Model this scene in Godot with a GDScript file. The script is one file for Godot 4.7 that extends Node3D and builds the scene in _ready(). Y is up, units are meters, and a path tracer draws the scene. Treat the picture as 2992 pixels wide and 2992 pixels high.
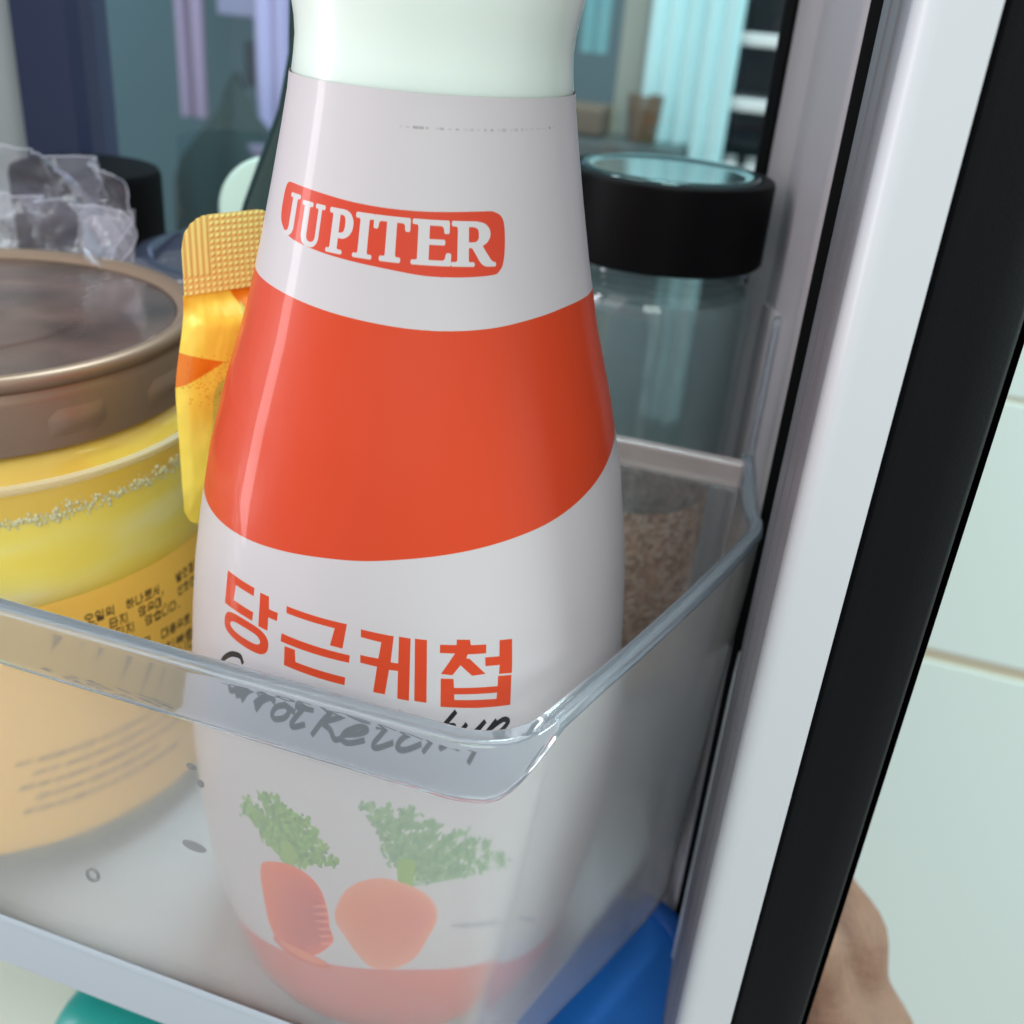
extends Node3D
# A ketchup bottle in the clear bin of a refrigerator door. Metres, y up; y = 0 is the bin's floor, the bottle's axis is x = z = 0.

var names := {}
var M := {}
var rng := RandomNumberGenerator.new()

func _ready():
	rng.seed = 11
	setup_view()
	make_materials()
	build_door()
	build_outside()
	build_bin()
	build_bottle()
	build_oil_jar()
	build_sachet()
	build_back_row()
	build_grain_jar()
	build_lower_shelf()
	build_hand()

# ------------------------------------------------------------------ camera, light

func setup_view():
	var cam := Camera3D.new()
	cam.name = "camera"
	add_child(cam)
	var bx := Vector3(0.94493069, 0.07934732, -0.3175059)
	var by := -Vector3(0.21271594, -0.88619364, 0.41159781)
	var bz := -Vector3(-0.24871253, -0.45646997, -0.85427001)
	cam.transform = Transform3D(Basis(bx, by, bz), Vector3(0.05524, 0.1625, 0.13519))
	cam.fov = 53.13
	cam.near = 0.01
	cam.far = 20.0
	var at := CameraAttributesPhysical.new()
	at.frustum_focal_length = 24.0
	at.frustum_focus_distance = 0.136
	at.exposure_aperture = 16.0
	at.frustum_near = 0.01
	at.frustum_far = 20.0
	cam.attributes = at
	var we := WorldEnvironment.new()
	we.name = "world"
	var e := Environment.new()
	e.background_mode = Environment.BG_COLOR
	e.background_color = Color(0.775, 0.785, 0.79)
	e.background_energy_multiplier = 1.0
	e.tonemap_mode = Environment.TONE_MAPPER_LINEAR
	e.tonemap_exposure = 1.12
	e.sdfgi_enabled = true
	e.ssao_enabled = true
	e.ssil_enabled = true
	we.environment = e
	add_child(we)
	# the kitchen's window light from the left, the refrigerator's own lamp above and behind the camera, the lamp over the kitchen beyond the door
	area("window_light", Vector3(-0.34, 0.56, 0.50), Vector3(-0.05, 0.06, 0), Vector2(0.5, 0.5), 0.10, Color(1.0, 0.97, 0.985))
	area("side_light_strip", Vector3(-0.46, 0.16, 0.14), Vector3(0.0, 0.09, 0), Vector2(0.07, 0.6), 0.13, Color(1.0, 0.97, 1.0))
	area("refrigerator_light", Vector3(0.17, 0.50, 0.52), Vector3(0.01, 0.06, -0.03), Vector2(0.4, 0.3), 0.185, Color(0.94, 1.0, 0.97))
	area("kitchen_light", Vector3(0.1, 1.3, -0.55), Vector3(-0.1, -0.2, -1.0), Vector2(0.8, 0.4), 2.4, Color(0.86, 0.97, 1.0))
	area("worktop_light", Vector3(0.85, 0.35, -0.16), Vector3(0.22, -0.15, -0.4), Vector2(0.3, 0.3), 0.7, Color(0.9, 1.0, 0.98))

func area(called: String, from: Vector3, to: Vector3, size: Vector2, energy: float, col: Color):
	var l := AreaLight3D.new()
	l.name = called
	add_child(l)
	l.look_at_from_position(from, to, Vector3.UP)
	l.area_size = size
	l.area_normalize_energy = true
	l.light_energy = energy
	l.light_color = col
	l.area_range = 6.0
	l.area_attenuation = 2.0
	l.shadow_enabled = true

# ------------------------------------------------------------------ naming

func numbered(n: String) -> String:
	var k: int = names.get(n, -1) + 1
	names[n] = k
	return n if k == 0 else "%s_%03d" % [n, k]

func thing(called: String, label: String, category: String, at := Vector3.ZERO, group := "") -> Node3D:
	var o := Node3D.new()
	o.name = numbered(called)
	add_child(o)
	o.position = at
	tag(o, label, category, group)
	return o

func tag(o: Node3D, label: String, category: String, group := ""):
	o.set_meta("label", label)
	if category: o.set_meta("category", category)
	if group: o.set_meta("group", group)

func structure(o: Node3D):
	o.set_meta("kind", "structure")

# ------------------------------------------------------------------ mesh building

func mb() -> Dictionary:
	return {"v": PackedVector3Array(), "n": PackedVector3Array(), "uv": PackedVector2Array(), "i": PackedInt32Array()}

# a sheet of points, rows x columns; cu / cv close it along columns / rows
func sheet(m: Dictionary, rows: Array, cu := false, cv := false, uvs := []):
	var nr := rows.size()
	var nc: int = rows[0].size()
	var base: int = m.v.size()
	for r in nr:
		for c in nc:
			m.v.append(rows[r][c])
			m.uv.append(uvs[r][c] if uvs else Vector2(float(c) / maxi(nc - 1, 1), float(r) / maxi(nr - 1, 1)))
	for r in (nr if cv else nr - 1):
		for c in (nc if cu else nc - 1):
			var a: int = base + r * nc + c
			var b: int = base + r * nc + (c + 1) % nc
			var d: int = base + ((r + 1) % nr) * nc + c
			var e: int = base + ((r + 1) % nr) * nc + (c + 1) % nc
			m.i.append_array(PackedInt32Array([a, b, e, a, e, d]))

# a flat polygon of points laid out in 3D by f(Vector2)
func face(m: Dictionary, poly: PackedVector2Array, f: Callable):
	var base: int = m.v.size()
	for p in poly:
		m.v.append(f.call(p))
		m.uv.append(p)
	for k in Geometry2D.triangulate_polygon(poly):
		m.i.append(base + k)

# turned shape: profile of (radius, height) from bottom to top; sharp corners split
func lathe(m: Dictionary, prof: Array, n := 96, centre := Vector3.ZERO, split := 32.0, vr := Vector2(0, 1)):
	var runs := [[prof[0]]]
	for k in range(1, prof.size()):
		runs[-1].append(prof[k])
		if k < prof.size() - 1:
			var a: Vector2 = prof[k] - prof[k - 1]
			var b: Vector2 = prof[k + 1] - prof[k]
			if absf(rad_to_deg(a.angle_to(b))) > split:
				runs.append([prof[k]])
	for run in runs:
		var rows := []
		var uvs := []
		for p in run:
			var row := []
			var uv := []
			for c in n + 1:
				var t := TAU * c / n
				row.append(centre + Vector3(p.x * sin(t), p.y, p.x * cos(t)))
				uv.append(Vector2(float(c) / n, p.y))
			rows.append(row)
			uvs.append(uv)
		sheet(m, rows, false, false, uvs)

# rounded box
func rbox(m: Dictionary, c: Vector3, size: Vector3, b: float):
	var h := size / 2
	b = minf(b, minf(h.x, minf(h.y, h.z)) * 0.999)
	for ax in 3:
		for s in [-1, 1]:
			var u: int = (ax + 1) % 3
			var v: int = (ax + 2) % 3
			var rows := []
			var nrm := []
			for iu in 8:
				var row := []
				for iv in 8:
					var p := Vector3.ZERO
					p[ax] = s * h[ax]
					p[u] = bevel_step(iu, h[u], b)
					p[v] = bevel_step(iv, h[v], b)
					var inner := p.clamp(-(h - Vector3.ONE * b), h - Vector3.ONE * b)
					row.append(c + inner + (p - inner).normalized() * b)
				rows.append(row)
			if s < 0: rows.reverse()
			sheet(m, rows)

func bevel_step(i: int, h: float, b: float) -> float:
	var f := [-1.0, -0.7, -0.35, 0.0]
	return -h + b * (1.0 + f[i]) if i < 4 else h - b * (1.0 + f[7 - i])

# a closed section of (outward, height) swept along a plan path of (x, z); closed ends
func sweep(m: Dictionary, path: PackedVector2Array, section_of: Callable, closed := false, caps := true, sharp := 40.0):
	var np := path.size()
	var rows := []
	for k in np:
		var a: Vector2 = path[(k - 1 + np) % np] if closed or k > 0 else path[k]
		var b: Vector2 = path[(k + 1) % np] if closed or k < np - 1 else path[k]
		var t := (b - a).normalized()
		var nrm := Vector2(t.y, -t.x)          # to the right of the path seen from above with z down
		var sec: PackedVector2Array = section_of.call(k)
		var row := []
		for q in sec:
			row.append(Vector3(path[k].x - nrm.x * q.x, q.y, path[k].y - nrm.y * q.x))
		rows.append(row)
	# split the section at sharp corners so that they stay crisp
	var sec0: PackedVector2Array = section_of.call(0)
	var ns := sec0.size()
	var cuts := []
	for c in ns:
		var a := sec0[c] - sec0[(c - 1 + ns) % ns]
		var b := sec0[(c + 1) % ns] - sec0[c]
		if absf(rad_to_deg(a.angle_to(b))) > sharp: cuts.append(c)
	if cuts.is_empty(): cuts.append(0)
	for j in cuts.size():
		var c0: int = cuts[j]
		var c1: int = cuts[(j + 1) % cuts.size()]
		if c1 <= c0: c1 += ns
		var strip := []
		for c in range(c0, c1 + 1):
			var line := []
			for k in np: line.append(rows[k][c % ns])
			strip.append(line)
		sheet(m, strip, closed, false)
	if caps and not closed:
		for e in [0, np - 1]:
			var s: PackedVector2Array = section_of.call(e)
			var row: Array = rows[e]
			var base: int = m.v.size()
			for q in row:
				m.v.append(q)
				m.uv.append(Vector2.ZERO)
			for k in Geometry2D.triangulate_polygon(s): m.i.append(base + k)

# a solid column: plan polygon of (x, z) between two heights
func column(m: Dictionary, poly: PackedVector2Array, y0: float, y1: float, split := 28.0):
	var n := poly.size()
	var runs := []
	var start := 0
	for k in n:
		var a := poly[k] - poly[(k - 1 + n) % n]
		var b := poly[(k + 1) % n] - poly[k]
		if absf(rad_to_deg(a.angle_to(b))) > split:
			start = k
			break
	var run := [start]
	for j in range(1, n + 1):
		var k := (start + j) % n
		run.append(k)
		var a := poly[k] - poly[(k - 1 + n) % n]
		var b := poly[(k + 1) % n] - poly[k]
		if absf(rad_to_deg(a.angle_to(b))) > split or j == n:
			runs.append(run)
			run = [k]
	for r in runs:
		var lo := []
		var hi := []
		for k in r:
			lo.append(Vector3(poly[k].x, y0, poly[k].y))
			hi.append(Vector3(poly[k].x, y1, poly[k].y))
		sheet(m, [lo, hi])
	face(m, poly, func(p): return Vector3(p.x, y0, p.y))
	face(m, poly, func(p): return Vector3(p.x, y1, p.y))

# a round-ended tube along points
func tube(m: Dictionary, pts: Array, r: float, n := 12):
	var rows := []
	for k in pts.size():
		var a: Vector3 = pts[maxi(k - 1, 0)]
		var b: Vector3 = pts[mini(k + 1, pts.size() - 1)]
		var t := (b - a).normalized()
		var u := t.cross(Vector3(0.31, 0.77, 0.55)).normalized()
		var w := t.cross(u)
		var row := []
		for c in n: row.append(pts[k] + (u * cos(TAU * c / n) + w * sin(TAU * c / n)) * r)
		rows.append(row)
	var first := []
	var last := []
	for c in n:
		first.append(pts[0])
		last.append(pts[-1])
	rows.push_front(first)
	rows.push_back(last)
	sheet(m, rows, true)

func blob(m: Dictionary, c: Vector3, r: Vector3, n := 10):
	var rows := []
	for a in n / 2 + 1:
		var row := []
		for b in n + 1:
			var p := PI * a / (n / 2)
			var t := TAU * b / n
			row.append(c + Vector3(r.x * sin(p) * sin(t), -r.y * cos(p), r.z * sin(p) * cos(t)))
		rows.append(row)
	sheet(m, rows)

# outward winding by connected piece, smooth normals, one mesh
func put(m: Dictionary, called: String, mat: Material, parent: Node = null, solid := true) -> MeshInstance3D:
	var v: PackedVector3Array = m.v
	var ix: PackedInt32Array = m.i
	if solid: ix = orient(v, ix)
	var nv := PackedVector3Array()
	nv.resize(v.size())
	for k in range(0, ix.size(), 3):
		var n := (v[ix[k + 2]] - v[ix[k]]).cross(v[ix[k + 1]] - v[ix[k]])
		nv[ix[k]] += n
		nv[ix[k + 1]] += n
		nv[ix[k + 2]] += n
	# vertices of one sheet that coincide (a seam or a pole) share a normal when they nearly agree
	var at := {}
	for k in v.size():
		var key := Vector3i((v[k] * 2e6).round())
		if not at.has(key): at[key] = []
		at[key].append(k)
	var out := PackedVector3Array()
	out.resize(v.size())
	for key in at:
		var g: Array = at[key]
		for a in g:
			var s := Vector3.ZERO
			var na := nv[a].normalized()
			for b in g:
				if na.dot(nv[b].normalized()) > 0.86: s += nv[b]
			out[a] = s.normalized() if s.length_squared() > 0 else Vector3.UP
	var arr := []
	arr.resize(Mesh.ARRAY_MAX)
	arr[Mesh.ARRAY_VERTEX] = v
	arr[Mesh.ARRAY_NORMAL] = out
	arr[Mesh.ARRAY_TEX_UV] = m.uv
	arr[Mesh.ARRAY_INDEX] = ix
	var am := ArrayMesh.new()
	am.add_surface_from_arrays(Mesh.PRIMITIVE_TRIANGLES, arr)
	am.surface_set_material(0, mat)
	var o := MeshInstance3D.new()
	o.name = called if parent else numbered(called)
	o.mesh = am
	(parent if parent else self).add_child(o, true)
	return o

# makes every closed piece's faces run clockwise seen from outside, whatever way its sheets were laid
func orient(v: PackedVector3Array, ix: PackedInt32Array) -> PackedInt32Array:
	var id := {}
	var w := PackedInt32Array()
	w.resize(v.size())
	for k in v.size():
		var key := Vector3i((v[k] * 2e6).round())
		if not id.has(key): id[key] = id.size()
		w[k] = id[key]
	var nt := ix.size() / 3
	var edges := {}
	for t in nt:
		for e in 3:
			var a := w[ix[t * 3 + e]]
			var b := w[ix[t * 3 + (e + 1) % 3]]
			if a == b: continue
			var key := mini(a, b) * 4194304 + maxi(a, b)
			if not edges.has(key): edges[key] = []
			edges[key].append(t * 2 + (1 if a < b else 0))
	var near := []
	near.resize(nt)
	for t in nt: near[t] = []
	for key in edges:
		var l: Array = edges[key]
		if l.size() == 2:
			var ta: int = l[0] >> 1
			var tb: int = l[1] >> 1
			var same: bool = (l[0] & 1) == (l[1] & 1)
			near[ta].append(tb * 2 + (1 if same else 0))
			near[tb].append(ta * 2 + (1 if same else 0))
	var side := PackedInt32Array()
	side.resize(nt)
	for t0 in nt:
		if side[t0] != 0: continue
		side[t0] = 1
		var piece := [t0]
		var q := 0
		while q < piece.size():
			var t: int = piece[q]
			q += 1
			for x in near[t]:
				var o: int = x >> 1
				if side[o] == 0:
					side[o] = -side[t] if x & 1 else side[t]
					piece.append(o)
		var vol := 0.0
		var c := v[ix[t0 * 3]]
		for t in piece: vol += side[t] * (v[ix[t * 3]] - c).dot((v[ix[t * 3 + 1]] - c).cross(v[ix[t * 3 + 2]] - c))
		if vol > 0:
			for t in piece: side[t] = -side[t]
	var out := PackedInt32Array(ix)
	for t in nt:
		if side[t] < 0:
			var s := out[t * 3 + 1]
			out[t * 3 + 1] = out[t * 3 + 2]
			out[t * 3 + 2] = s
	return out

# ------------------------------------------------------------------ materials

func rgb(r: float, g: float, b: float, a := 1.0) -> Color:
	return Color(r / 255.0, g / 255.0, b / 255.0, a)

func plain(c: Color, rough := 0.5, metal := 0.0, spec := 0.5) -> StandardMaterial3D:
	var m := StandardMaterial3D.new()
	m.albedo_color = c
	m.roughness = rough
	m.metallic = metal
	m.metallic_specular = spec
	return m

func pane(c: Color, rough := 0.05) -> StandardMaterial3D:
	var m := plain(c, rough)
	m.transparency = BaseMaterial3D.TRANSPARENCY_ALPHA
	return m

func solid_glass(c: Color, rough: float, scale: float) -> StandardMaterial3D:
	var m := plain(c, rough)
	m.refraction_enabled = true
	m.refraction_scale = scale
	return m

func noise_tex(seed_: int, freq: float, w := 512, h := 512, octaves := 4, normal := false, bump := 4.0) -> NoiseTexture2D:
	var n := FastNoiseLite.new()
	n.noise_type = FastNoiseLite.TYPE_SIMPLEX_SMOOTH
	n.seed = seed_
	n.frequency = freq
	n.fractal_octaves = octaves
	var t := NoiseTexture2D.new()
	t.width = w
	t.height = h
	t.seamless = true
	t.noise = n
	t.as_normal_map = normal
	t.bump_strength = bump
	return t

func ramp_tex(seed_: int, freq: float, cols: Array, octaves := 4) -> NoiseTexture2D:
	var t := noise_tex(seed_, freq, 512, 512, octaves)
	var g := Gradient.new()
	g.offsets = PackedFloat32Array(range(cols.size()).map(func(k): return float(k) / (cols.size() - 1)))
	g.colors = PackedColorArray(cols)
	t.color_ramp = g
	return t

func tri(m: StandardMaterial3D, scale: float) -> StandardMaterial3D:
	m.uv1_triplanar = true
	m.uv1_scale = Vector3.ONE * scale
	return m

func make_materials():
	M.frost = solid_glass(rgb(252, 252, 252, 0.115), 0.16, 0.014)
	M.frost.roughness = 0.24
	M.frost.roughness_texture = ramp_tex(51, 0.02, [Color(0.45, 0.45, 0.45), Color(0.62, 0.62, 0.62), Color(0.85, 0.85, 0.85)], 5)
	tri(M.frost, 14.0)
	M.frost.uv1_scale = Vector3(18, 5, 18)
	M.clear = solid_glass(rgb(222, 230, 238, 0.10), 0.07, 0.045)
	M.liner = tri(plain(rgb(176, 172, 176), 0.38), 12.0)
	M.liner.normal_enabled = true
	M.liner.normal_texture = noise_tex(3, 0.2, 512, 512, 3, true, 3.0)
	M.liner.normal_scale = 0.12
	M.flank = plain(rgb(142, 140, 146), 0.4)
	M.ridge = plain(rgb(196, 200, 204), 0.32)
	M.black = plain(rgb(8, 9, 11), 0.6, 0.0, 0.25)
	M.rubber = tri(plain(rgb(9, 10, 12), 0.7, 0.0, 0.25), 60.0)
	M.rubber.normal_enabled = true
	M.rubber.normal_texture = noise_tex(5, 0.1, 256, 256, 3, true, 3.0)
	M.rubber.normal_scale = 0.15
	M.frame = plain(rgb(42, 50, 82), 0.42)

# ------------------------------------------------------------------ the door

func build_door():
	var d := thing("refrigerator_door", "refrigerator door seen from inside, pale liner, black gasket, dark window", "refrigerator door")
	var y0 := -0.30
	var y1 := 0.34
	# right liner: from the window frame out to the slot that carries the bin
	var m := mb()
	column(m, PackedVector2Array([Vector2(0.0345, -0.134), Vector2(0.0348, -0.1275), Vector2(0.0402, -0.119), Vector2(0.0409, -0.116), Vector2(0.0504, -0.0475), Vector2(0.0512, -0.0462), Vector2(0.0520, -0.0458), Vector2(0.0560, -0.0456), Vector2(0.0560, -0.1), Vector2(0.060, -0.134)]), y0, y1)
	put(m, "liner", M.liner, d)
	m = mb()
	column(m, PackedVector2Array([Vector2(0.0516, -0.0454), Vector2(0.0516, -0.0449), Vector2(0.0548, -0.0446), Vector2(0.0548, -0.0300), Vector2(0.0640, -0.0300), Vector2(0.0640, -0.0454)]), y0, y1)
	put(m, "bin_slot", M.black, d)
	# the grey flank beside the slot, with two fine steps, and the white ridge beyond it
	m = mb()
	column(m, PackedVector2Array([Vector2(0.0536, -0.0298), Vector2(0.0545, -0.0150), Vector2(0.0548, -0.0149), Vector2(0.0556, -0.0030), Vector2(0.0559, -0.0029), Vector2(0.0567, 0.0078), Vector2(0.0580, 0.0080), Vector2(0.0580, -0.0298)]), y0, y1, 75.0)
	put(m, "ridge_flank", M.flank, d)
	m = mb()
	var rp := PackedVector2Array([Vector2(0.0569, 0.0005), Vector2(0.0568, 0.0080)])
	for k in 9:
		var t := PI / 2 * k / 8
		rp.append(Vector2(0.0600 - 0.0031 * cos(t), 0.0086 + 0.0031 * sin(t)))
	rp.append(Vector2(0.0654, 0.0118))
	rp.append(Vector2(0.0654, 0.0005))
	column(m, rp, y0, y1, 30.0)
	put(m, "ridge", M.ridge, d)
	m = mb()
	rbox(m, Vector3(0.0541, -0.085, -0.0362), Vector3(0.0020, 0.27, 0.009), 0.0008)
	put(m, "slot_insert", M.ridge, d)
	# gasket: a soft lip and a hollow tube shape, in section
	m = mb()
	var gp := PackedVector2Array([Vector2(0.0655, -0.006), Vector2(0.0655, 0.0075), Vector2(0.0664, 0.0086), Vector2(0.0675, 0.0084), Vector2(0.0685, 0.0079), Vector2(0.0735, 0.0066), Vector2(0.0768, 0.0044), Vector2(0.0775, 0.0030), Vector2(0.0778, -0.006)])
	column(m, gp, y0, y1, 50.0)
	put(m, "gasket", M.rubber, d)
	m = mb()
	column(m, PackedVector2Array([Vector2(0.060, -0.030), Vector2(0.060, -0.0062), Vector2(0.0787, -0.0062), Vector2(0.0794, -0.0030), Vector2(0.0797, -0.006), Vector2(0.0795, -0.030)]), y0, y1, 50.0)
	put(m, "door_edge", M.black, d)
	# left liner, seen past the bag
	m = mb()
	column(m, PackedVector2Array([Vector2(-0.1865, -0.134), Vector2(-0.1870, -0.1275), Vector2(-0.1930, -0.118), Vector2(-0.2060, -0.03), Vector2(-0.2100, 0.008), Vector2(-0.225, 0.010), Vector2(-0.225, -0.134)]), y0, y1)
	put(m, "liner", M.ridge, d)
	# window frame and tinted pane
	m = mb()
	column(m, PackedVector2Array([Vector2(-0.1885, -0.145), Vector2(-0.1862, -0.131), Vector2(-0.1845, -0.129), Vector2(-0.166, -0.1295), Vector2(-0.1638, -0.133), Vector2(-0.1638, -0.145)]), y0, y1)
	put(m, "window_frame", M.frame, d)
	m = mb()
	column(m, PackedVector2Array([Vector2(0.0312, -0.145), Vector2(0.0312, -0.1315), Vector2(0.0318, -0.1302), Vector2(0.0338, -0.1302), Vector2(0.0344, -0.1315), Vector2(0.0344, -0.145)]), y0, y1)
	put(m, "window_frame", M.black, d)
	m = mb()
	rbox(m, Vector3(-0.0665, -0.155, -0.138), Vector3(0.194, 0.29, 0.014), 0.002)
	put(m, "window_sill", M.frame, d)
	m = mb()
	sheet(m, [[Vector3(-0.1645, -0.012, -0.1385), Vector3(0.0315, -0.012, -0.1385)], [Vector3(-0.1645, y1, -0.1385), Vector3(0.0315, y1, -0.1385)]])
	put(m, "window_pane", pane(rgb(34, 62, 74, 0.30), 0.02), d, false)
	# bracket pad on the right liner that the bin's back hangs from
	m = mb()
	var a := Vector3(0.04165, 0, -0.111)
	var b := Vector3(0.0474, 0, -0.0755)
	var out := Vector3(-(b - a).z, 0, (b - a).x).normalized() * -0.0012
	if out.x > 0: out = -out
	var hy := [0.1005, 0.1075]
	var ring := []
	for y in [[-0.02, -0.02], hy]:
		ring.append([a + Vector3(0, y[0], 0) - out, b + Vector3(0, y[1], 0) - out, b + Vector3(0, y[1], 0) + out, a + Vector3(0, y[0], 0) + out])
	sheet(m, ring, true)
	sheet(m, [[ring[1][0], ring[1][1]], [ring[1][3], ring[1][2]]])
	sheet(m, [[ring[0][0], ring[0][1]], [ring[0][3], ring[0][2]]])
	put(m, "bracket_pad", M.liner, d)
	m = mb()
	rbox(m, Vector3(0.0472, 0.040, -0.0715), Vector3(0.0036, 0.136, 0.005), 0.0012)
	put(m, "bracket_post", M.clear, d)

# ------------------------------------------------------------------ what lies beyond the door

func build_outside():
	# white tiles right of the door
	var w := thing("tiled_wall", "white glazed tile wall with beige joints, right of the open door", "wall")
	var m := mb()
	rbox(m, Vector3(0.55, -0.35, -0.4082), Vector3(0.92, 1.40, 0.016), 0.001)
	put(m, "grout", plain(rgb(196, 184, 160), 0.85), w)
	var tile := plain(rgb(208, 219, 214), 0.22)
	var course := [[-1.05, -0.753], [-0.753, -0.453], [-0.453, -0.153], [-0.153, 0.0], [0.0, 0.147], [0.147, 0.345]]
	for r in course.size():
		for c in 3:
			var gap: float = 0.0074
			var y0: float = course[r][0] + (0.001 if course[r][0] == 0.0 else gap / 2)
			var y1: float = course[r][1] - (0.001 if course[r][1] == 0.0 else gap / 2)
			m = mb()
			rbox(m, Vector3(0.27 + 0.30 * c, (y0 + y1) / 2, -0.4008 - 0.0003 * ((r * 5 + c * 3) % 3)), Vector3(0.2930, y1 - y0, 0.006), 0.0014)
			put(m, "tile", tile, w)
	# the kitchen seen through the tinted pane
	m = mb()
	rbox(m, Vector3(-1.2, 0.2, -1.52), Vector3(3.2, 2.4, 0.04), 0.005)
	var o := put(m, "kitchen_wall", plain(rgb(96, 122, 128), 0.8))
	tag(o, "teal grey kitchen wall behind the dark window", "")
	structure(o)
	m = mb()
	rbox(m, Vector3(-1.2, -0.95, -0.95), Vector3(3.2, 0.04, 1.2), 0.005)
	o = put(m, "kitchen_floor", plain(rgb(70, 78, 72), 0.5))
	tag(o, "dark kitchen floor behind the window", "")
	structure(o)
	curtain("white folded curtain hanging right of the bottle behind the pane", -0.176, -0.083, -0.28, 0.42, -1.0, rgb(206, 244, 246), 0.006, 5.0)
	m = mb()
	rbox(m, Vector3(-0.665, 0.27, -1.10), Vector3(0.15, 0.34, 0.02), 0.004)
	o = put(m, "window_blind", plain(rgb(196, 204, 244), 0.7))
	tag(o, "bright blue white blind behind the lavender curtain, top left of the pane", "blind")
	curtain("lavender curtain at the top left of the window", -0.632, -0.560, -0.02, 0.42, -1.0, rgb(196, 196, 240), 0.004, 3.0)
	curtain("narrow mauve curtain beside the dark coat", -0.735, -0.70, -0.01, 0.42, -1.0, rgb(176, 160, 190), 0.006, 2.0)
	# shelf unit with two white shelf boards
	var sh := thing("shelf_unit", "dark shelf unit with white shelf edges, right edge of the window", "shelf", Vector3(-0.06, 0, -1.03))
	m = mb()
	rbox(m, Vector3(0.0, 0.05, -0.10), Vector3(0.062, 0.80, 0.01), 0.002)
	put(m, "back_panel", plain(rgb(46, 52, 56), 0.6), sh)
	for x in [-0.031, 0.031]:
		m = mb()
		rbox(m, Vector3(x, 0.05, -0.05), Vector3(0.004, 0.80, 0.10), 0.001)
		put(m, "side_panel", plain(rgb(40, 44, 48), 0.6), sh)
	for y in [-0.005, 0.07, 0.132, 0.21]:
		m = mb()
		rbox(m, Vector3(0, y, -0.045), Vector3(0.058, 0.012 if y > 0.0 else 0.006, 0.10), 0.002)
		put(m, "shelf_board", plain(rgb(236, 244, 242), 0.4), sh)
	var cups := ["small white jar on the lowest shelf, left", "small white jar on the lowest shelf, right"]
	for k in 2:
		var j := thing("small_jar", cups[k], "jar", Vector3(-0.073 + 0.022 * k, -0.002, -1.0), "small white jars on the shelf")
		m = mb()
		lathe(m, [Vector2(0, 0), Vector2(0.008, 0), Vector2(0.0085, 0.004), Vector2(0.0085, 0.016), Vector2(0.006, 0.019), Vector2(0, 0.019)], 24)
		put(m, "jar_body", plain(rgb(200, 210, 208), 0.3), j)
		m = mb()
		lathe(m, [Vector2(0, 0.0192), Vector2(0.0066, 0.0192), Vector2(0.0066, 0.025), Vector2(0, 0.025)], 24)
		put(m, "lid", plain(rgb(150, 160, 160), 0.3), j)
	# counter with a glass cup and a box
	var ct := thing("kitchen_counter", "dark kitchen counter with a glass cup, behind the bottle's neck", "counter", Vector3(-0.30, 0.078, -1.0))
	m = mb()
	rbox(m, Vector3(0, -0.06, -0.05), Vector3(0.36, 0.02, 0.22), 0.004)
	put(m, "counter_top", plain(rgb(66, 82, 82), 0.35), ct)
	m = mb()
	rbox(m, Vector3(0, -0.52, -0.05), Vector3(0.34, 0.88, 0.20), 0.004)
	put(m, "cabinet", plain(rgb(50, 66, 68), 0.6), ct)
	var cp := thing("glass_cup", "brown glass cup on the counter beside the white curtain", "cup", Vector3(-0.166, 0.0282, -0.98))
	m = mb()
	lathe(m, [Vector2(0, 0), Vector2(0.015, 0), Vector2(0.019, 0.045), Vector2(0.0178, 0.045), Vector2(0.0138, 0.003), Vector2(0, 0.003)], 32)
	put(m, "cup_wall", pane(rgb(120, 100, 70, 0.6), 0.08), cp)
	m = mb()
	lathe(m, [Vector2(0, 0.0035), Vector2(0.0136, 0.0035), Vector2(0.0160, 0.032), Vector2(0, 0.032)], 32)
	put(m, "drink", plain(rgb(92, 62, 34), 0.3), cp)
	m = mb()
	rbox(m, Vector3(-0.232, 0.0435, -0.98), Vector3(0.055, 0.030, 0.05), 0.006)
	o = put(m, "brown_box", plain(rgb(104, 92, 74), 0.7))
	tag(o, "small brown box on the counter left of the glass cup", "box")
	# a dark jacket on a hook by the far window, and a pale towel and door post right of the bottle
	m = mb()
	var rows := []
	for k in 19:
		var t := k / 18.0
		var hw := 0.012 + 0.066 * smoothstep(0.0, 0.22, t) + 0.05 * t
		var row := []
		for c in 41:
			var a := TAU * c / 40
			row.append(Vector3(-0.632 + 0.03 * t + hw * sin(a) * (1 + 0.07 * sin(5 * a + 3.0 * t) + 0.05 * sin(11 * a)), 0.052 - 0.5 * t - 0.02 * absf(sin(a)) * (1 - t), -0.955 + hw * 0.4 * cos(a) * (1 + 0.2 * sin(7 * a))))
		rows.append(row)
	sheet(m, rows)
	o = put(m, "dark_jacket", plain(rgb(50, 70, 70), 0.9), null, false)
	tag(o, "dark grey green shape with sloping shoulders behind the left of the pane", "jacket")
	m = mb()
	rbox(m, Vector3(-0.196, 0.25, -1.04), Vector3(0.030, 0.62, 0.03), 0.004)
	o = put(m, "door_post", plain(rgb(166, 176, 164), 0.6))
	tag(o, "grey beige door post left of the white curtain behind the pane", "post")
	curtain("pale teal towel hanging beside the bottle's cap behind the pane", -0.252, -0.222, 0.105, 0.42, -1.02, rgb(120, 178, 184), 0.003, 2.0)
	m = mb()
	rbox(m, Vector3(-0.628, 0.055, -1.03), Vector3(0.06, 0.05, 0.03), 0.004)
	o = put(m, "wall_cabinet", plain(rgb(52, 66, 80), 0.6))
	tag(o, "small dark box in front of the lavender curtain", "box")
	m = mb()
	rbox(m, Vector3(-0.55, -0.035, -0.98), Vector3(0.16, 0.028, 0.1), 0.004)
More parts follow.
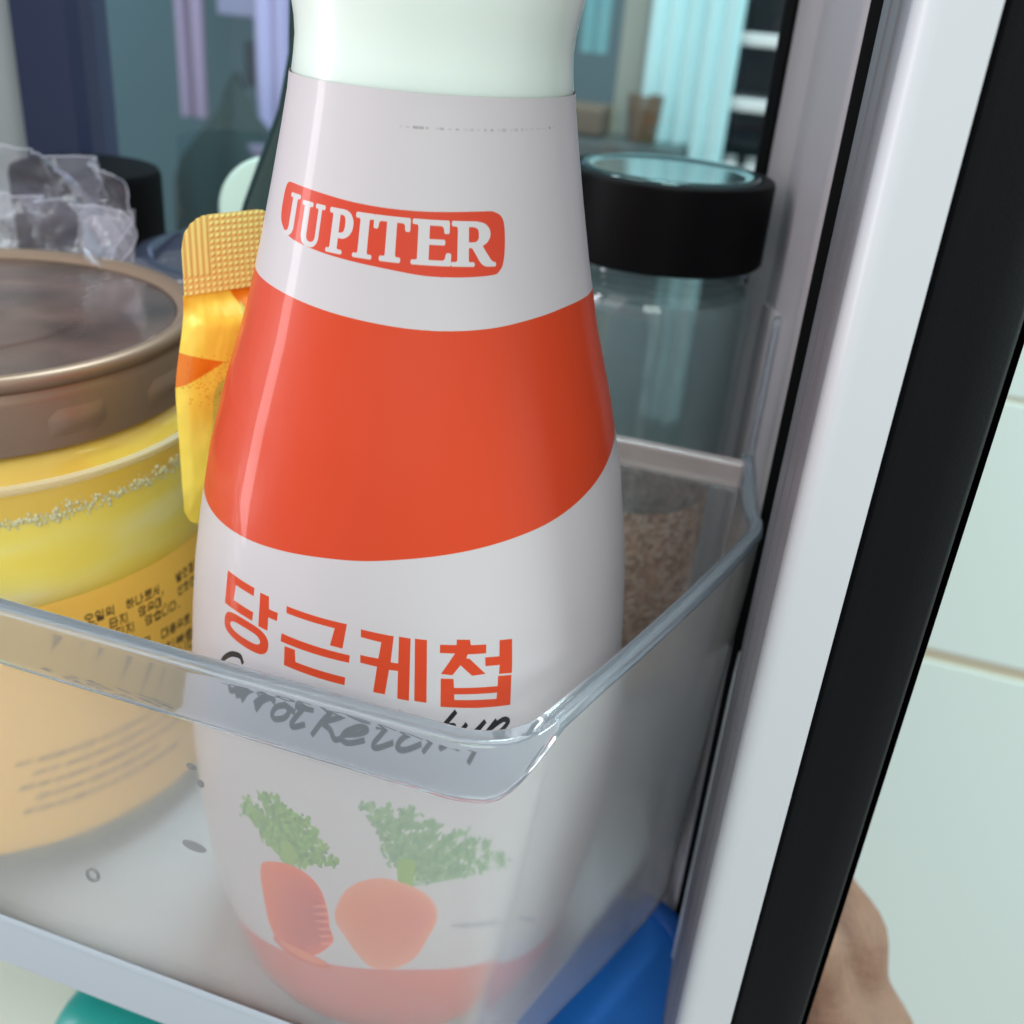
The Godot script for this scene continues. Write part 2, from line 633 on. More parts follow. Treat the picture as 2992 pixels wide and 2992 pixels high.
	o = put(m, "wall_ledge", plain(rgb(138, 138, 166), 0.5))
	tag(o, "pale lavender ledge left of the bottle behind the pane", "ledge")
	m = mb()
	rbox(m, Vector3(-1.00, 0.1, -1.25), Vector3(0.50, 1.9, 0.08), 0.006)
	o = put(m, "kitchen_cupboard", plain(rgb(92, 130, 142), 0.5))
	tag(o, "tall blue grey cupboard behind the left of the window", "cupboard")

func curtain(label: String, x0: float, x1: float, y0: float, y1: float, z: float, col: Color, depth: float, folds: float):
	var m := mb()
	var rows := []
	for r in 9:
		var row := []
		for c in 61:
			var u := c / 60.0
			row.append(Vector3(lerpf(x0, x1, u), lerpf(y0, y1, r / 8.0), z + depth * sin(u * TAU * folds) + depth * 0.5 * sin(u * 9.3 + 0.2 * r)))
		rows.append(row)
	sheet(m, rows)
	for r in rows:
		for k in r.size(): r[k] += Vector3(0, 0, -0.0015)
	sheet(m, rows)
	var mat := plain(col, 0.85)
	var o := put(m, "curtain", mat, null, false)
	tag(o, label, "curtain")

# ------------------------------------------------------------------ the bin

var plan := PackedVector2Array()

func rim_plan() -> PackedVector2Array:
	# outer edge of the rim seen from above, left to right along the front, round the corner and back along the right side
	var p := PackedVector2Array([Vector2(-0.192, 0.0385), Vector2(-0.14, 0.0396), Vector2(-0.09, 0.0400), Vector2(-0.04, 0.0401), Vector2(0.0, 0.0400), Vector2(0.018, 0.0399)])
	var a := Vector2(0.0225, 0.0399)
	var b := Vector2(0.0310, 0.0392)
	var c := Vector2(0.0342, 0.0300)
	for k in 11:
		var t := k / 10.0
		p.append(a.lerp(b, t).lerp(b.lerp(c, t), t))
	p.append_array(PackedVector2Array([Vector2(0.0372, 0.0205), Vector2(0.0402, 0.0110), Vector2(0.0430, 0.0015), Vector2(0.0457, -0.0080), Vector2(0.0484, -0.0180), Vector2(0.0508, -0.0275), Vector2(0.0526, -0.0355), Vector2(0.0524, -0.0395), Vector2(0.0506, -0.0450), Vector2(0.0484, -0.0600), Vector2(0.0470, -0.0700)]))
	return p

func build_bin():
	plan = rim_plan()
	var b := thing("door_bin", "clear frosted plastic door bin holding the ketchup bottle and jars", "door bin")
	# side: 0 along the front, 1 from the corner on; rear: 0 at the corner, 1 at the slot
	var side := func(k: int) -> float: return smoothstep(9.0, 17.0, float(k))
	var draft := func(k: int, y: float) -> float:
		var c := lerpf(0.085, 0.10, side.call(k)) if k < 17 else lerpf(0.10, 0.032, smoothstep(16.0, 24.0, float(k)))
		return -(0.0788 - y) * c - (0.0015 if y < 0.008 else 0.0) * (1.0 - side.call(k))
	var wall := func(k: int) -> PackedVector2Array:
		var s := PackedVector2Array()
		var top := lerpf(0.0686, 0.0768, side.call(k))
		var low := lerpf(-0.005, -0.0142, side.call(k))
		var ys := []
		for q in 8: ys.append(lerpf(low, top, q / 7.0))
		for y in ys: s.append(Vector2(draft.call(k, y), y))
		ys.reverse()
		for y in ys: s.append(Vector2(draft.call(k, y) - 0.0015, y))
		return s
	var m := mb()
	sweep(m, plan, wall)
	put(m, "wall", M.frost, b)
	# the clear lip: tall along the front, a thin edge along the side
	var lip := func(k: int) -> PackedVector2Array:
		var low := lerpf(0.0689, 0.0770, side.call(k))
		var t := lerpf(0.0010, 0.0003, side.call(k))
		var mid := lerpf(low, 0.0778, 0.15)
		return PackedVector2Array([Vector2(-0.0005, low), Vector2(t - 0.0003, low + 0.0002), Vector2(t, mid), Vector2(t, 0.0777), Vector2(t - 0.0003, 0.0785), Vector2(-0.0002, 0.0788), Vector2(-0.0018, 0.0788), Vector2(-0.0023, 0.0785), Vector2(-0.0025, 0.0777), Vector2(-0.0021, mid), Vector2(-0.0014, low)])
	m = mb()
	sweep(m, plan, lip, false, true, 60.0)
	put(m, "lip", M.clear, b)
	# floor plate
	var fl := PackedVector2Array()
	for k in plan.size():
		var a: Vector2 = plan[maxi(k - 1, 0)]
		var c: Vector2 = plan[mini(k + 1, plan.size() - 1)]
		var t := (c - a).normalized()
		fl.append(plan[k] + Vector2(t.y, -t.x) * 0.0102)
	fl.append(Vector2(0.036, -0.122))
	fl.append(Vector2(-0.18, -0.122))
	m = mb()
	column(m, fl, -0.0048, -0.0028)
	put(m, "floor", plain(rgb(176, 178, 182), 0.35), b)
	# back wall and the divider in front of the rear row
	m = mb()
	rbox(m, Vector3(-0.070, 0.020, -0.1245), Vector3(0.226, 0.044, 0.0022), 0.0008)
	put(m, "back_wall", pane(rgb(200, 200, 210, 0.1), 0.05), b)
	m = mb()
	rbox(m, Vector3(-0.0685, 0.0385, -0.0565), Vector3(0.2300, 0.0760, 0.0018), 0.0006)
	put(m, "divider", pane(rgb(196, 182, 188, 0.03), 0.04), b)
	m = mb()
	rbox(m, Vector3(-0.0685, 0.0796, -0.0565), Vector3(0.2300, 0.0058, 0.0034), 0.0010)
	put(m, "divider_rim", pane(rgb(206, 190, 186, 0.45), 0.1), b)
	# skirt under the front
	m = mb()
	var skirt := func(_k: int) -> PackedVector2Array:
		return PackedVector2Array([Vector2(-0.0066, -0.0114), Vector2(-0.0060, -0.0108), Vector2(-0.0060, 0.0004), Vector2(-0.0068, 0.0014), Vector2(-0.0076, 0.0006), Vector2(-0.0082, -0.0044), Vector2(-0.0100, -0.0050), Vector2(-0.0100, -0.0114)])
	sweep(m, plan.slice(0, 10), skirt, false, true, 50.0)
	put(m, "skirt", plain(rgb(168, 177, 186), 0.28), b)
	# dried drops on the front wall
	var spots := [[Vector2(-0.0178, 0.0583), 0.0009, 0.0007], [Vector2(-0.0166, 0.0553), 0.0006, 0.0008], [Vector2(-0.0196, 0.0405), 0.0022, 0.0011], [Vector2(-0.0414, 0.0240), 0.0014, 0.0017]]
	for k in spots.size():
		m = mb()
		var c: Vector2 = spots[k][0]
		var z := 0.0400 - (0.0788 - c.y) * 0.085 + 0.00002
		if k == 3:
			var ring := []
			for j in 25:
				var t := TAU * j / 24
				ring.append(Vector3(c.x + 0.0014 * cos(t) * 0.8 + 0.0003 * sin(t), c.y + 0.0014 * sin(t), z))
			tube(m, ring, 0.00034, 8)
		else:
			blob(m, Vector3(c.x, c.y, z), Vector3(spots[k][1], spots[k][2], 0.00016), 16)
		put(m, "dried_drop", pane(rgb(112, 114, 118, 0.42), 0.2), b)

# ------------------------------------------------------------------ painting flat print

class Print:
	var img: Image
	var w: int
	var h: int
	func _init(width: int, height: int, ground: Color):
		w = width
		h = height
		img = Image.create(w, h, false, Image.FORMAT_RGB8)
		img.fill(ground)
	# shapes: each an array of contours (even-odd); their coverage adds up
	func fill(shapes: Array, col: Color):
		var lo := Vector2(1e9, 1e9)
		var hi := Vector2(-1e9, -1e9)
		for s in shapes:
			for c in s:
				for p in c:
					lo = lo.min(p)
					hi = hi.max(p)
		var x0 := clampi(int(floor(lo.x)) - 1, 0, w)
		var x1 := clampi(int(ceil(hi.x)) + 1, 0, w)
		var y0 := clampi(int(floor(lo.y)) - 1, 0, h)
		var y1 := clampi(int(ceil(hi.y)) + 1, 0, h)
		var bw := x1 - x0
		if bw <= 0 or y1 <= y0: return
		var cov := PackedFloat32Array()
		cov.resize(bw * (y1 - y0))
		for s in shapes:
			var sl := 1e9
			var sh := -1e9
			for c in s:
				for p in c:
					sl = minf(sl, p.y)
					sh = maxf(sh, p.y)
			for y in range(maxi(y0, int(floor(sl))), mini(y1, int(ceil(sh)) + 1)):
				for sub in 4:
					var yy := y + 0.125 + 0.25 * sub
					var xs := PackedFloat32Array()
					for c in s:
						var n: int = c.size()
						for k in n:
							var a: Vector2 = c[k]
							var b: Vector2 = c[(k + 1) % n]
							if (a.y <= yy) != (b.y <= yy): xs.append(a.x + (yy - a.y) / (b.y - a.y) * (b.x - a.x))
					xs.sort()
					for k in range(0, xs.size() - 1, 2):
						var a := clampf(xs[k] - x0, 0, bw)
						var b := clampf(xs[k + 1] - x0, 0, bw)
						var base := (y - y0) * bw
						var ia := int(a)
						var ib := int(b)
						if ia == ib:
							if ia < bw: cov[base + ia] += (b - a) * 0.25
						else:
							cov[base + ia] += (ia + 1 - a) * 0.25
							for x in range(ia + 1, ib): cov[base + x] += 0.25
							if ib < bw: cov[base + ib] += (b - ib) * 0.25
		for y in range(y0, y1):
			for x in range(x0, x1):
				var k := cov[(y - y0) * bw + x - x0]
				if k > 0.996 and col.a >= 1.0: img.set_pixel(x, y, col)
				elif k > 0.003: img.set_pixel(x, y, img.get_pixel(x, y).lerp(Color(col, 1), minf(k, 1.0) * col.a))
	func stroke(pts: Array, wide: float) -> Array:
		var out := []
		for k in pts.size() - 1:
			var a: Vector2 = pts[k]
			var b: Vector2 = pts[k + 1]
			var t := (b - a).normalized() * wide / 2
			var n := Vector2(-t.y, t.x)
			out.append([PackedVector2Array([a - t * 0.8 + n, b + t * 0.8 + n, b + t * 0.8 - n, a - t * 0.8 - n])])
		return out
	func oval(c: Vector2, r: Vector2, turn := 0.0, n := 20) -> PackedVector2Array:
		var p := PackedVector2Array()
		for k in n: p.append(c + (r * Vector2(cos(TAU * k / n), sin(TAU * k / n))).rotated(turn))
		return p
	func texture() -> ImageTexture:
		return ImageTexture.create_from_image(img)

func curve(pts: Array, closed := true, steps := 8) -> PackedVector2Array:
	var out := PackedVector2Array()
	var n := pts.size()
	for k in (n if closed else n - 1):
		var a: Vector2 = pts[(k - 1 + n) % n] if closed or k > 0 else pts[0]
		var b: Vector2 = pts[k]
		var c: Vector2 = pts[(k + 1) % n]
		var d: Vector2 = pts[(k + 2) % n] if closed or k + 2 < n else pts[n - 1]
		for j in steps: out.append(b.cubic_interpolate(c, a, d, float(j) / steps))
	if not closed: out.append(pts[n - 1])
	return out

# Hangul syllables from their strokes, each jamo in a unit box with y down
const JAMO := {"ㄱ": "00 10 11", "ㄴ": "00 01 11", "ㄷ": "10 00 01 11", "ㄹ": "00 10 15 05 01 11", "ㅁ": "00 10 11 01 00", "ㅂ": "00 01 11 10|05 15", "ㅅ": "50 01|53 11", "ㅇ": "O", "ㅈ": "00 10|50 01|53 11", "ㅊ": "40 60|02 12|52 01|55 11", "ㅋ": "00 10 11|05 15", "ㅌ": "10 00 01 11|05 15", "ㅍ": "00 10|30 31|70 71|01 11", "ㅎ": "40 60|02 12|o"}
const FIRST := ["ㄱ", "ㄱ", "ㄴ", "ㄷ", "ㄷ", "ㄹ", "ㅁ", "ㅂ", "ㅂ", "ㅅ", "ㅅ", "ㅇ", "ㅈ", "ㅈ", "ㅊ", "ㅋ", "ㅌ", "ㅍ", "ㅎ"]
const LAST := ["", "ㄱ", "ㄱ", "ㄱ", "ㄴ", "ㄴ", "ㄴㅎ", "ㄷ", "ㄹ", "ㄹ", "ㄹ", "ㄹ", "ㄹ", "ㄹ", "ㄹ", "ㄹ", "ㅁ", "ㅂ", "ㅂㅅ", "ㅅ", "ㅅ", "ㅇ", "ㅈ", "ㅊ", "ㅋ", "ㅌ", "ㅍ", "ㅎ"]
# vowels: upright strokes U, flat strokes F (nub directions)
const VOWEL := ["R", "Rl", "RR", "RRl", "L", "Ll", "LL", "LLl", "T", "TR", "TRl", "Tl", "TT", "B", "BL", "BLl", "Bl", "BB", "-", "-l", "l"]

func jamo(key: String, box: Rect2, p: Print, wide: float) -> Array:
	var out := []
	for part in JAMO[key].split("|"):
		if part == "O" or part == "o":
			var c := box.get_center() if part == "O" else box.position + box.size * Vector2(0.5, 0.68)
			var r := box.size / 2 if part == "O" else box.size * Vector2(0.4, 0.32)
			out.append([p.oval(c, r + Vector2.ONE * wide / 2), p.oval(c, r - Vector2.ONE * wide / 2)])
			continue
		var pts := []
		for q in part.split(" "):
			var f := func(ch: String) -> float: return 1.0 if ch == "1" else int(ch) / 10.0
			pts.append(box.position + box.size * Vector2(f.call(q[0]), f.call(q[1])))
		out.append_array(p.stroke(pts, wide))
	return out

func syllable(ch: String, box: Rect2, p: Print, wide: float) -> Array:
	var code := ch.unicode_at(0) - 0xAC00
	if code < 0:
		var c := Vector2(box.position.x + box.size.x * 0.15, box.end.y)
		return [[p.oval(c, Vector2.ONE * wide * 0.8)]] if ch == "." else p.stroke([c, c + Vector2(-wide, wide * 2)], wide)
	var first: String = FIRST[code / 588]
	var vowel: String = VOWEL[(code % 588) / 28]
	var last: String = LAST[code % 28]
	var out := []
	var b := box
	if last:
		b.size.y *= 0.56
		var lb := Rect2(box.position + box.size * Vector2(0.16, 0.70), box.size * Vector2(0.68, 0.30))
		for k in last.length():
			var part := lb
			if last.length() == 2:
				part.size.x *= 0.42
				part.position.x += k * lb.size.x * 0.58
			out.append_array(jamo(last[k], part, p, wide))
	var upright := vowel.contains("R") or vowel.contains("L") or vowel.contains("l")
	var flat := vowel.contains("T") or vowel.contains("B") or vowel.contains("-")
	var cw := 0.52 if upright else 0.8
	var chh := 0.46 if flat else 0.9
	out.append_array(jamo(first, Rect2(b.position + b.size * Vector2(0.02 if upright else 0.1, 0.04), b.size * Vector2(cw, chh)), p, wide))
	if flat:
		var y := b.position.y + b.size.y * (0.95 if vowel.contains("T") else 0.72)
		var xa := b.position.x - b.size.x * 0.02
		var xb := b.position.x + b.size.x * (0.66 if upright else 1.0)
		out.append_array(p.stroke([Vector2(xa, y), Vector2(xb, y)], wide))
		var up := -0.26 if vowel.contains("T") else 0.3
		if not vowel.contains("-"):
			var n := vowel.count("T") + vowel.count("B")
			for k in n:
				var x := lerpf(xa, xb, 0.5 if n == 1 else 0.33 + 0.34 * k)
				out.append_array(p.stroke([Vector2(x, y), Vector2(x, y + b.size.y * up)], wide))
	if upright:
		var x := b.position.x + b.size.x * 0.74
		var bars := 0
		for ch2 in vowel:
			if ch2 == "R" or ch2 == "L": bars += 1
		if bars > 0:
			out.append_array(p.stroke([Vector2(x, b.position.y), Vector2(x, b.end.y)], wide))
			for k in bars:
				var y := b.position.y + b.size.y * (0.46 if bars == 1 else 0.34 + 0.26 * k)
				var d := 0.2 if vowel.contains("R") else -0.2
				out.append_array(p.stroke([Vector2(x, y), Vector2(x + b.size.x * d, y)], wide))
		if vowel.contains("l"):
			x = b.position.x + b.size.x * (0.94 if bars else 0.84)
			out.append_array(p.stroke([Vector2(x, b.position.y), Vector2(x, b.end.y)], wide))
	return out

# triangles of a word in a font, as shapes in a box (y down)
func word(text: String, font: String, heavy: int, box: Rect2) -> Array:
	var f := SystemFont.new()
	f.font_names = PackedStringArray([font])
	f.font_weight = heavy
	var t := TextMesh.new()
	t.font = f
	t.text = text
	t.font_size = 64
	t.pixel_size = 0.01
	t.depth = 0.0
	t.curve_step = 1.0
	var a := t.surface_get_arrays(0)
	var v: PackedVector3Array = a[Mesh.ARRAY_VERTEX]
	var ix: PackedInt32Array = a[Mesh.ARRAY_INDEX] if a[Mesh.ARRAY_INDEX] else PackedInt32Array(range(v.size()))
	var lo := Vector2(1e9, 1e9)
	var hi := Vector2(-1e9, -1e9)
	for p in v:
		lo = lo.min(Vector2(p.x, p.y))
		hi = hi.max(Vector2(p.x, p.y))
	var out := []
	for k in range(0, ix.size(), 3):
		var tr := PackedVector2Array()
		for j in 3:
			var p := (Vector2(v[ix[k + j]].x, v[ix[k + j]].y) - lo) / (hi - lo)
			tr.append(box.position + box.size * Vector2(p.x, 1 - p.y))
		out.append([tr])
	return out

# ------------------------------------------------------------------ the ketchup bottle

const TW := 2048
const TH := 1900
const FACE := 22.0       # the print's middle is turned this far from +z towards +x

func lp(a: float, h: float) -> Vector2:
	# label coordinates: degrees from the print's middle, height in millimetres
	return Vector2((a + 90.0) / 180.0 * TW, (152.0 - h) / 152.0 * TH)

func lps(list: Array) -> PackedVector2Array:
	var out := PackedVector2Array()
	for k in range(0, list.size(), 2): out.append(lp(list[k], list[k + 1]))
	return out

func bottle_print() -> ImageTexture:
	var p := Print.new(TW, TH, rgb(192, 185, 188))
	var red := rgb(200, 62, 27)
	# broad orange band
	var edge := [lp(-90, 125.6), lp(-55, 125.4), lp(-24, 124.6), lp(0, 124.1), lp(19, 124.3), lp(38, 125.1), lp(57, 125.6), lp(90, 125.2)]
	var under := [lp(90, 104.8), lp(72, 103.6), lp(52, 101.0), lp(36.6, 99.1), lp(24, 98.0), lp(13, 97.1), lp(-2, 96.0), lp(-12, 95.2), lp(-22, 94.6), lp(-34, 93.8), lp(-47, 93.1), lp(-62, 92.7), lp(-90, 92.5)]
	var band := curve(edge, false)
	band.append_array(curve(under, false))
	p.fill([[band]], red)
	# plate with white slab lettering
	var plate := [lp(-59.3, 136.4), lp(-58.8, 137.6), lp(-57.4, 138.25), lp(-54, 138.4), lp(-40, 138.2), lp(-22, 137.8), lp(-4, 137.7), lp(18, 138.0), lp(22.5, 137.9), lp(25.2, 137.2), lp(26, 135.6), lp(25.6, 132.8), lp(24, 131.2), lp(20, 130.6), lp(2.4, 130.4), lp(-14, 130.9), lp(-37, 131.5), lp(-51, 132.1), lp(-57, 133.2), lp(-59, 134.4)]
	p.fill([[curve(plate)]], rgb(198, 60, 34))
	var letters := "JUPITER"
	var span := [[-54.8, -48.4], [-46.6, -36.0], [-33.6, -24.6], [-23.6, -17.4], [-17.2, -5.6], [-4.6, 7.6], [8.0, 22.4]]
	for k in 7:
		var top := lp(span[k][0], 136.75 if k > 0 else 137.2)
		var low := lp(span[k][1], 131.75 if k > 0 else 132.2)
		var glyph := []
		for d in [Vector2(-2.4, 0), Vector2(2.4, 0), Vector2(0, 1.5), Vector2(0, -1.5)]: glyph.append_array(word(letters[k], "Droid Serif", 700, Rect2(top + d, low - top)))
		p.fill(glyph, rgb(196, 190, 192))
	# the name in four square syllables
	for s in [
		[[-50.7, 87.0, -40, 87.0, -40, 85.8, -46.8, 85.8, -47, 83.4, -39.7, 83.4, -39.8, 82.1, -50.6, 82.0]],
		[[-38, 86.8, -35.2, 86.8, -34.9, 85, -32.2, 85, -32.3, 83.8, -34.9, 83.8, -34.8, 81.8, -37.7, 81.8]],
		[[-29.9, 86.5, -14.5, 86.2, -15.2, 82.6, -18.2, 82.7, -17.3, 85.3, -29.8, 85.5]],
		[[-30.7, 82.3, -13.4, 81.8, -13.5, 80.7, -30.8, 81.1]],
		[[-29.6, 80.6, -26.8, 80.6, -26.5, 78.8, -14.2, 78.4, -14.3, 77.2, -29.5, 77.7]],
		[[-11.2, 85.8, -3.7, 85.3, -4.1, 81.5, -2.2, 81.4, -2.2, 80.3, -4.4, 80.4, -5.1, 76.6, -7.7, 76.8, -7.1, 80.7, -10.9, 81.0, -11.0, 82.1, -6.9, 81.9, -6.4, 84.3, -11.1, 84.7]],
		[[-2.5, 85.3, 0.1, 85.1, 0.3, 75.8, -2.3, 76.1]],
		[[1.1, 85.1, 3.8, 84.9, 4.2, 75.5, 1.5, 75.8]],
		[[10.6, 84.8, 13.7, 84.6, 13.9, 83.8, 17.6, 83.6, 17.6, 82.3, 13.2, 82.5, 12.9, 81.9, 13.7, 81.8, 17.6, 79.2, 14.4, 79.2, 11.6, 81.0, 9.8, 79.6, 7.2, 79.9, 10.3, 82.8, 6.8, 83.0, 6.8, 84.2, 10.6, 84.0]],
		[[20.9, 83.9, 24.1, 83.7, 24.2, 78.5, 20.9, 78.8, 21, 80.2, 17.5, 80.4, 17.4, 81.7, 20.9, 81.5]],
		[[7.2, 79.2, 10.1, 79.0, 10.3, 77.6, 20.7, 76.9, 20.7, 78.5, 24.1, 78.2, 24.1, 73.4, 15.9, 74.0, 7.4, 74.8], [10.4, 76.6, 20.6, 75.9, 20.5, 74.9, 10.5, 75.7]],
	]:
		p.fill([s.map(func(c): return lps(c))], red)
	var ring := [curve([lp(-49.6, 80.6), lp(-46, 81.5), lp(-38, 81.5), lp(-34.6, 80.5), lp(-34.6, 78.6), lp(-37.5, 77.6), lp(-45.5, 77.6), lp(-49.6, 78.4)]), curve([lp(-47.2, 80.0), lp(-44.5, 80.4), lp(-39, 80.4), lp(-37, 79.9), lp(-37, 79.2), lp(-39, 78.8), lp(-44.5, 78.8), lp(-47.2, 79.2)])]
	p.fill([ring], red)
	# brush script under it: slanted strokes, in a line that climbs to the left
	script(p)
	# pale red foot of the sleeve
	var foot := curve([lp(-90, 12), lp(-63, 14.5), lp(-40, 18.6), lp(-20, 21.4), lp(0, 22.6), lp(13, 21.4), lp(25, 19.2), lp(41, 15.4), lp(64, 12.0), lp(90, 11)], false)
	foot.append_array(PackedVector2Array([lp(90, -2), lp(-90, -2)]))
	p.fill([[foot]], rgb(204, 92, 74))
	carrot_print(p)
	carrot_slice(p)
	# faint perforation under the cap
	var r2 := RandomNumberGenerator.new()
	r2.seed = 4
	for k in 26:
		var a := -12.0 + 2.5 * k + r2.randf()
		p.fill(p.stroke([lp(a, 146.9 + 0.015 * (k - 4)), lp(a + 0.6 + r2.randf() * 1.2, 146.9 + 0.015 * (k - 4))], 2.2 + 2 * r2.randf()), Color(rgb(120, 112, 112), 0.1 + 0.45 * pow(r2.randf(), 2.0)))
	return p.texture()

func script(p: Print):
	# each letter: strokes in a box of width 1 and x-height 1 (y up), laid along the line
	var glyphs := {
		"C": [[1.0, 1.5, 0.75, 1.75, 0.35, 1.5, 0.1, 0.8, 0.15, 0.2, 0.45, 0.0, 0.85, 0.15, 1.05, 0.4]],
		"a": [[0.8, 0.85, 0.5, 1.0, 0.15, 0.7, 0.1, 0.25, 0.35, 0.0, 0.7, 0.35, 0.85, 0.95], [0.85, 0.95, 0.75, 0.3, 0.85, 0.0, 1.1, 0.25]],
		"r": [[0.0, 0.3, 0.25, 0.95, 0.3, 0.6, 0.25, 0.0], [0.3, 0.6, 0.6, 1.0, 0.9, 0.9]],
		"o": [[0.5, 1.0, 0.15, 0.7, 0.15, 0.2, 0.45, 0.0, 0.85, 0.3, 0.85, 0.8, 0.5, 1.0, 1.1, 0.8]],
		"t": [[0.5, 1.7, 0.35, 0.8, 0.3, 0.2, 0.5, 0.0, 0.9, 0.3], [0.05, 1.2, 0.85, 1.28]],
		"K": [[0.35, 1.75, 0.2, 0.9, 0.15, 0.0], [1.0, 1.7, 0.6, 1.2, 0.25, 0.8, 0.6, 0.5, 0.95, 0.0, 1.15, 0.1]],
		"e": [[0.15, 0.45, 0.6, 0.6, 0.8, 0.85, 0.5, 1.0, 0.15, 0.65, 0.15, 0.2, 0.45, 0.0, 0.9, 0.25]],
		"c": [[0.85, 0.85, 0.55, 1.0, 0.15, 0.65, 0.15, 0.2, 0.45, 0.0, 0.9, 0.25]],
		"h": [[0.45, 1.8, 0.3, 0.9, 0.15, 0.0], [0.2, 0.4, 0.5, 0.95, 0.75, 0.9, 0.7, 0.4, 0.75, 0.05, 1.05, 0.25]],
		"u": [[0.15, 1.0, 0.1, 0.3, 0.3, 0.0, 0.65, 0.4, 0.85, 1.0], [0.85, 1.0, 0.75, 0.3, 0.85, 0.0, 1.1, 0.25]],
		"p": [[0.3, 1.0, 0.15, 0.2, 0.0, -0.75], [0.25, 0.6, 0.6, 1.0, 0.9, 0.75, 0.75, 0.2, 0.4, 0.0, 0.2, 0.15]],
	}
	var x := -52.0
	var text := "Carrot Ketchup"
	for k in text.length():
		if text[k] == " ":
			x += 1.5
			continue
		var wide := 6.5 if text[k] in "CK" else (4.6 if k < 6 else 6.2)
		for s in glyphs[text[k]]:
			var pts := []
			for j in range(0, s.size(), 2):
				var y: float = s[j + 1] * 2.5
				var a: float = x + s[j] * wide + y * 0.85
				pts.append(lp(a, 70.0 - 0.035 * (x + 20.0) + y))
			p.fill(p.stroke(Array(curve(pts, false, 5)), 10.5), rgb(22, 20, 24))
		x += wide

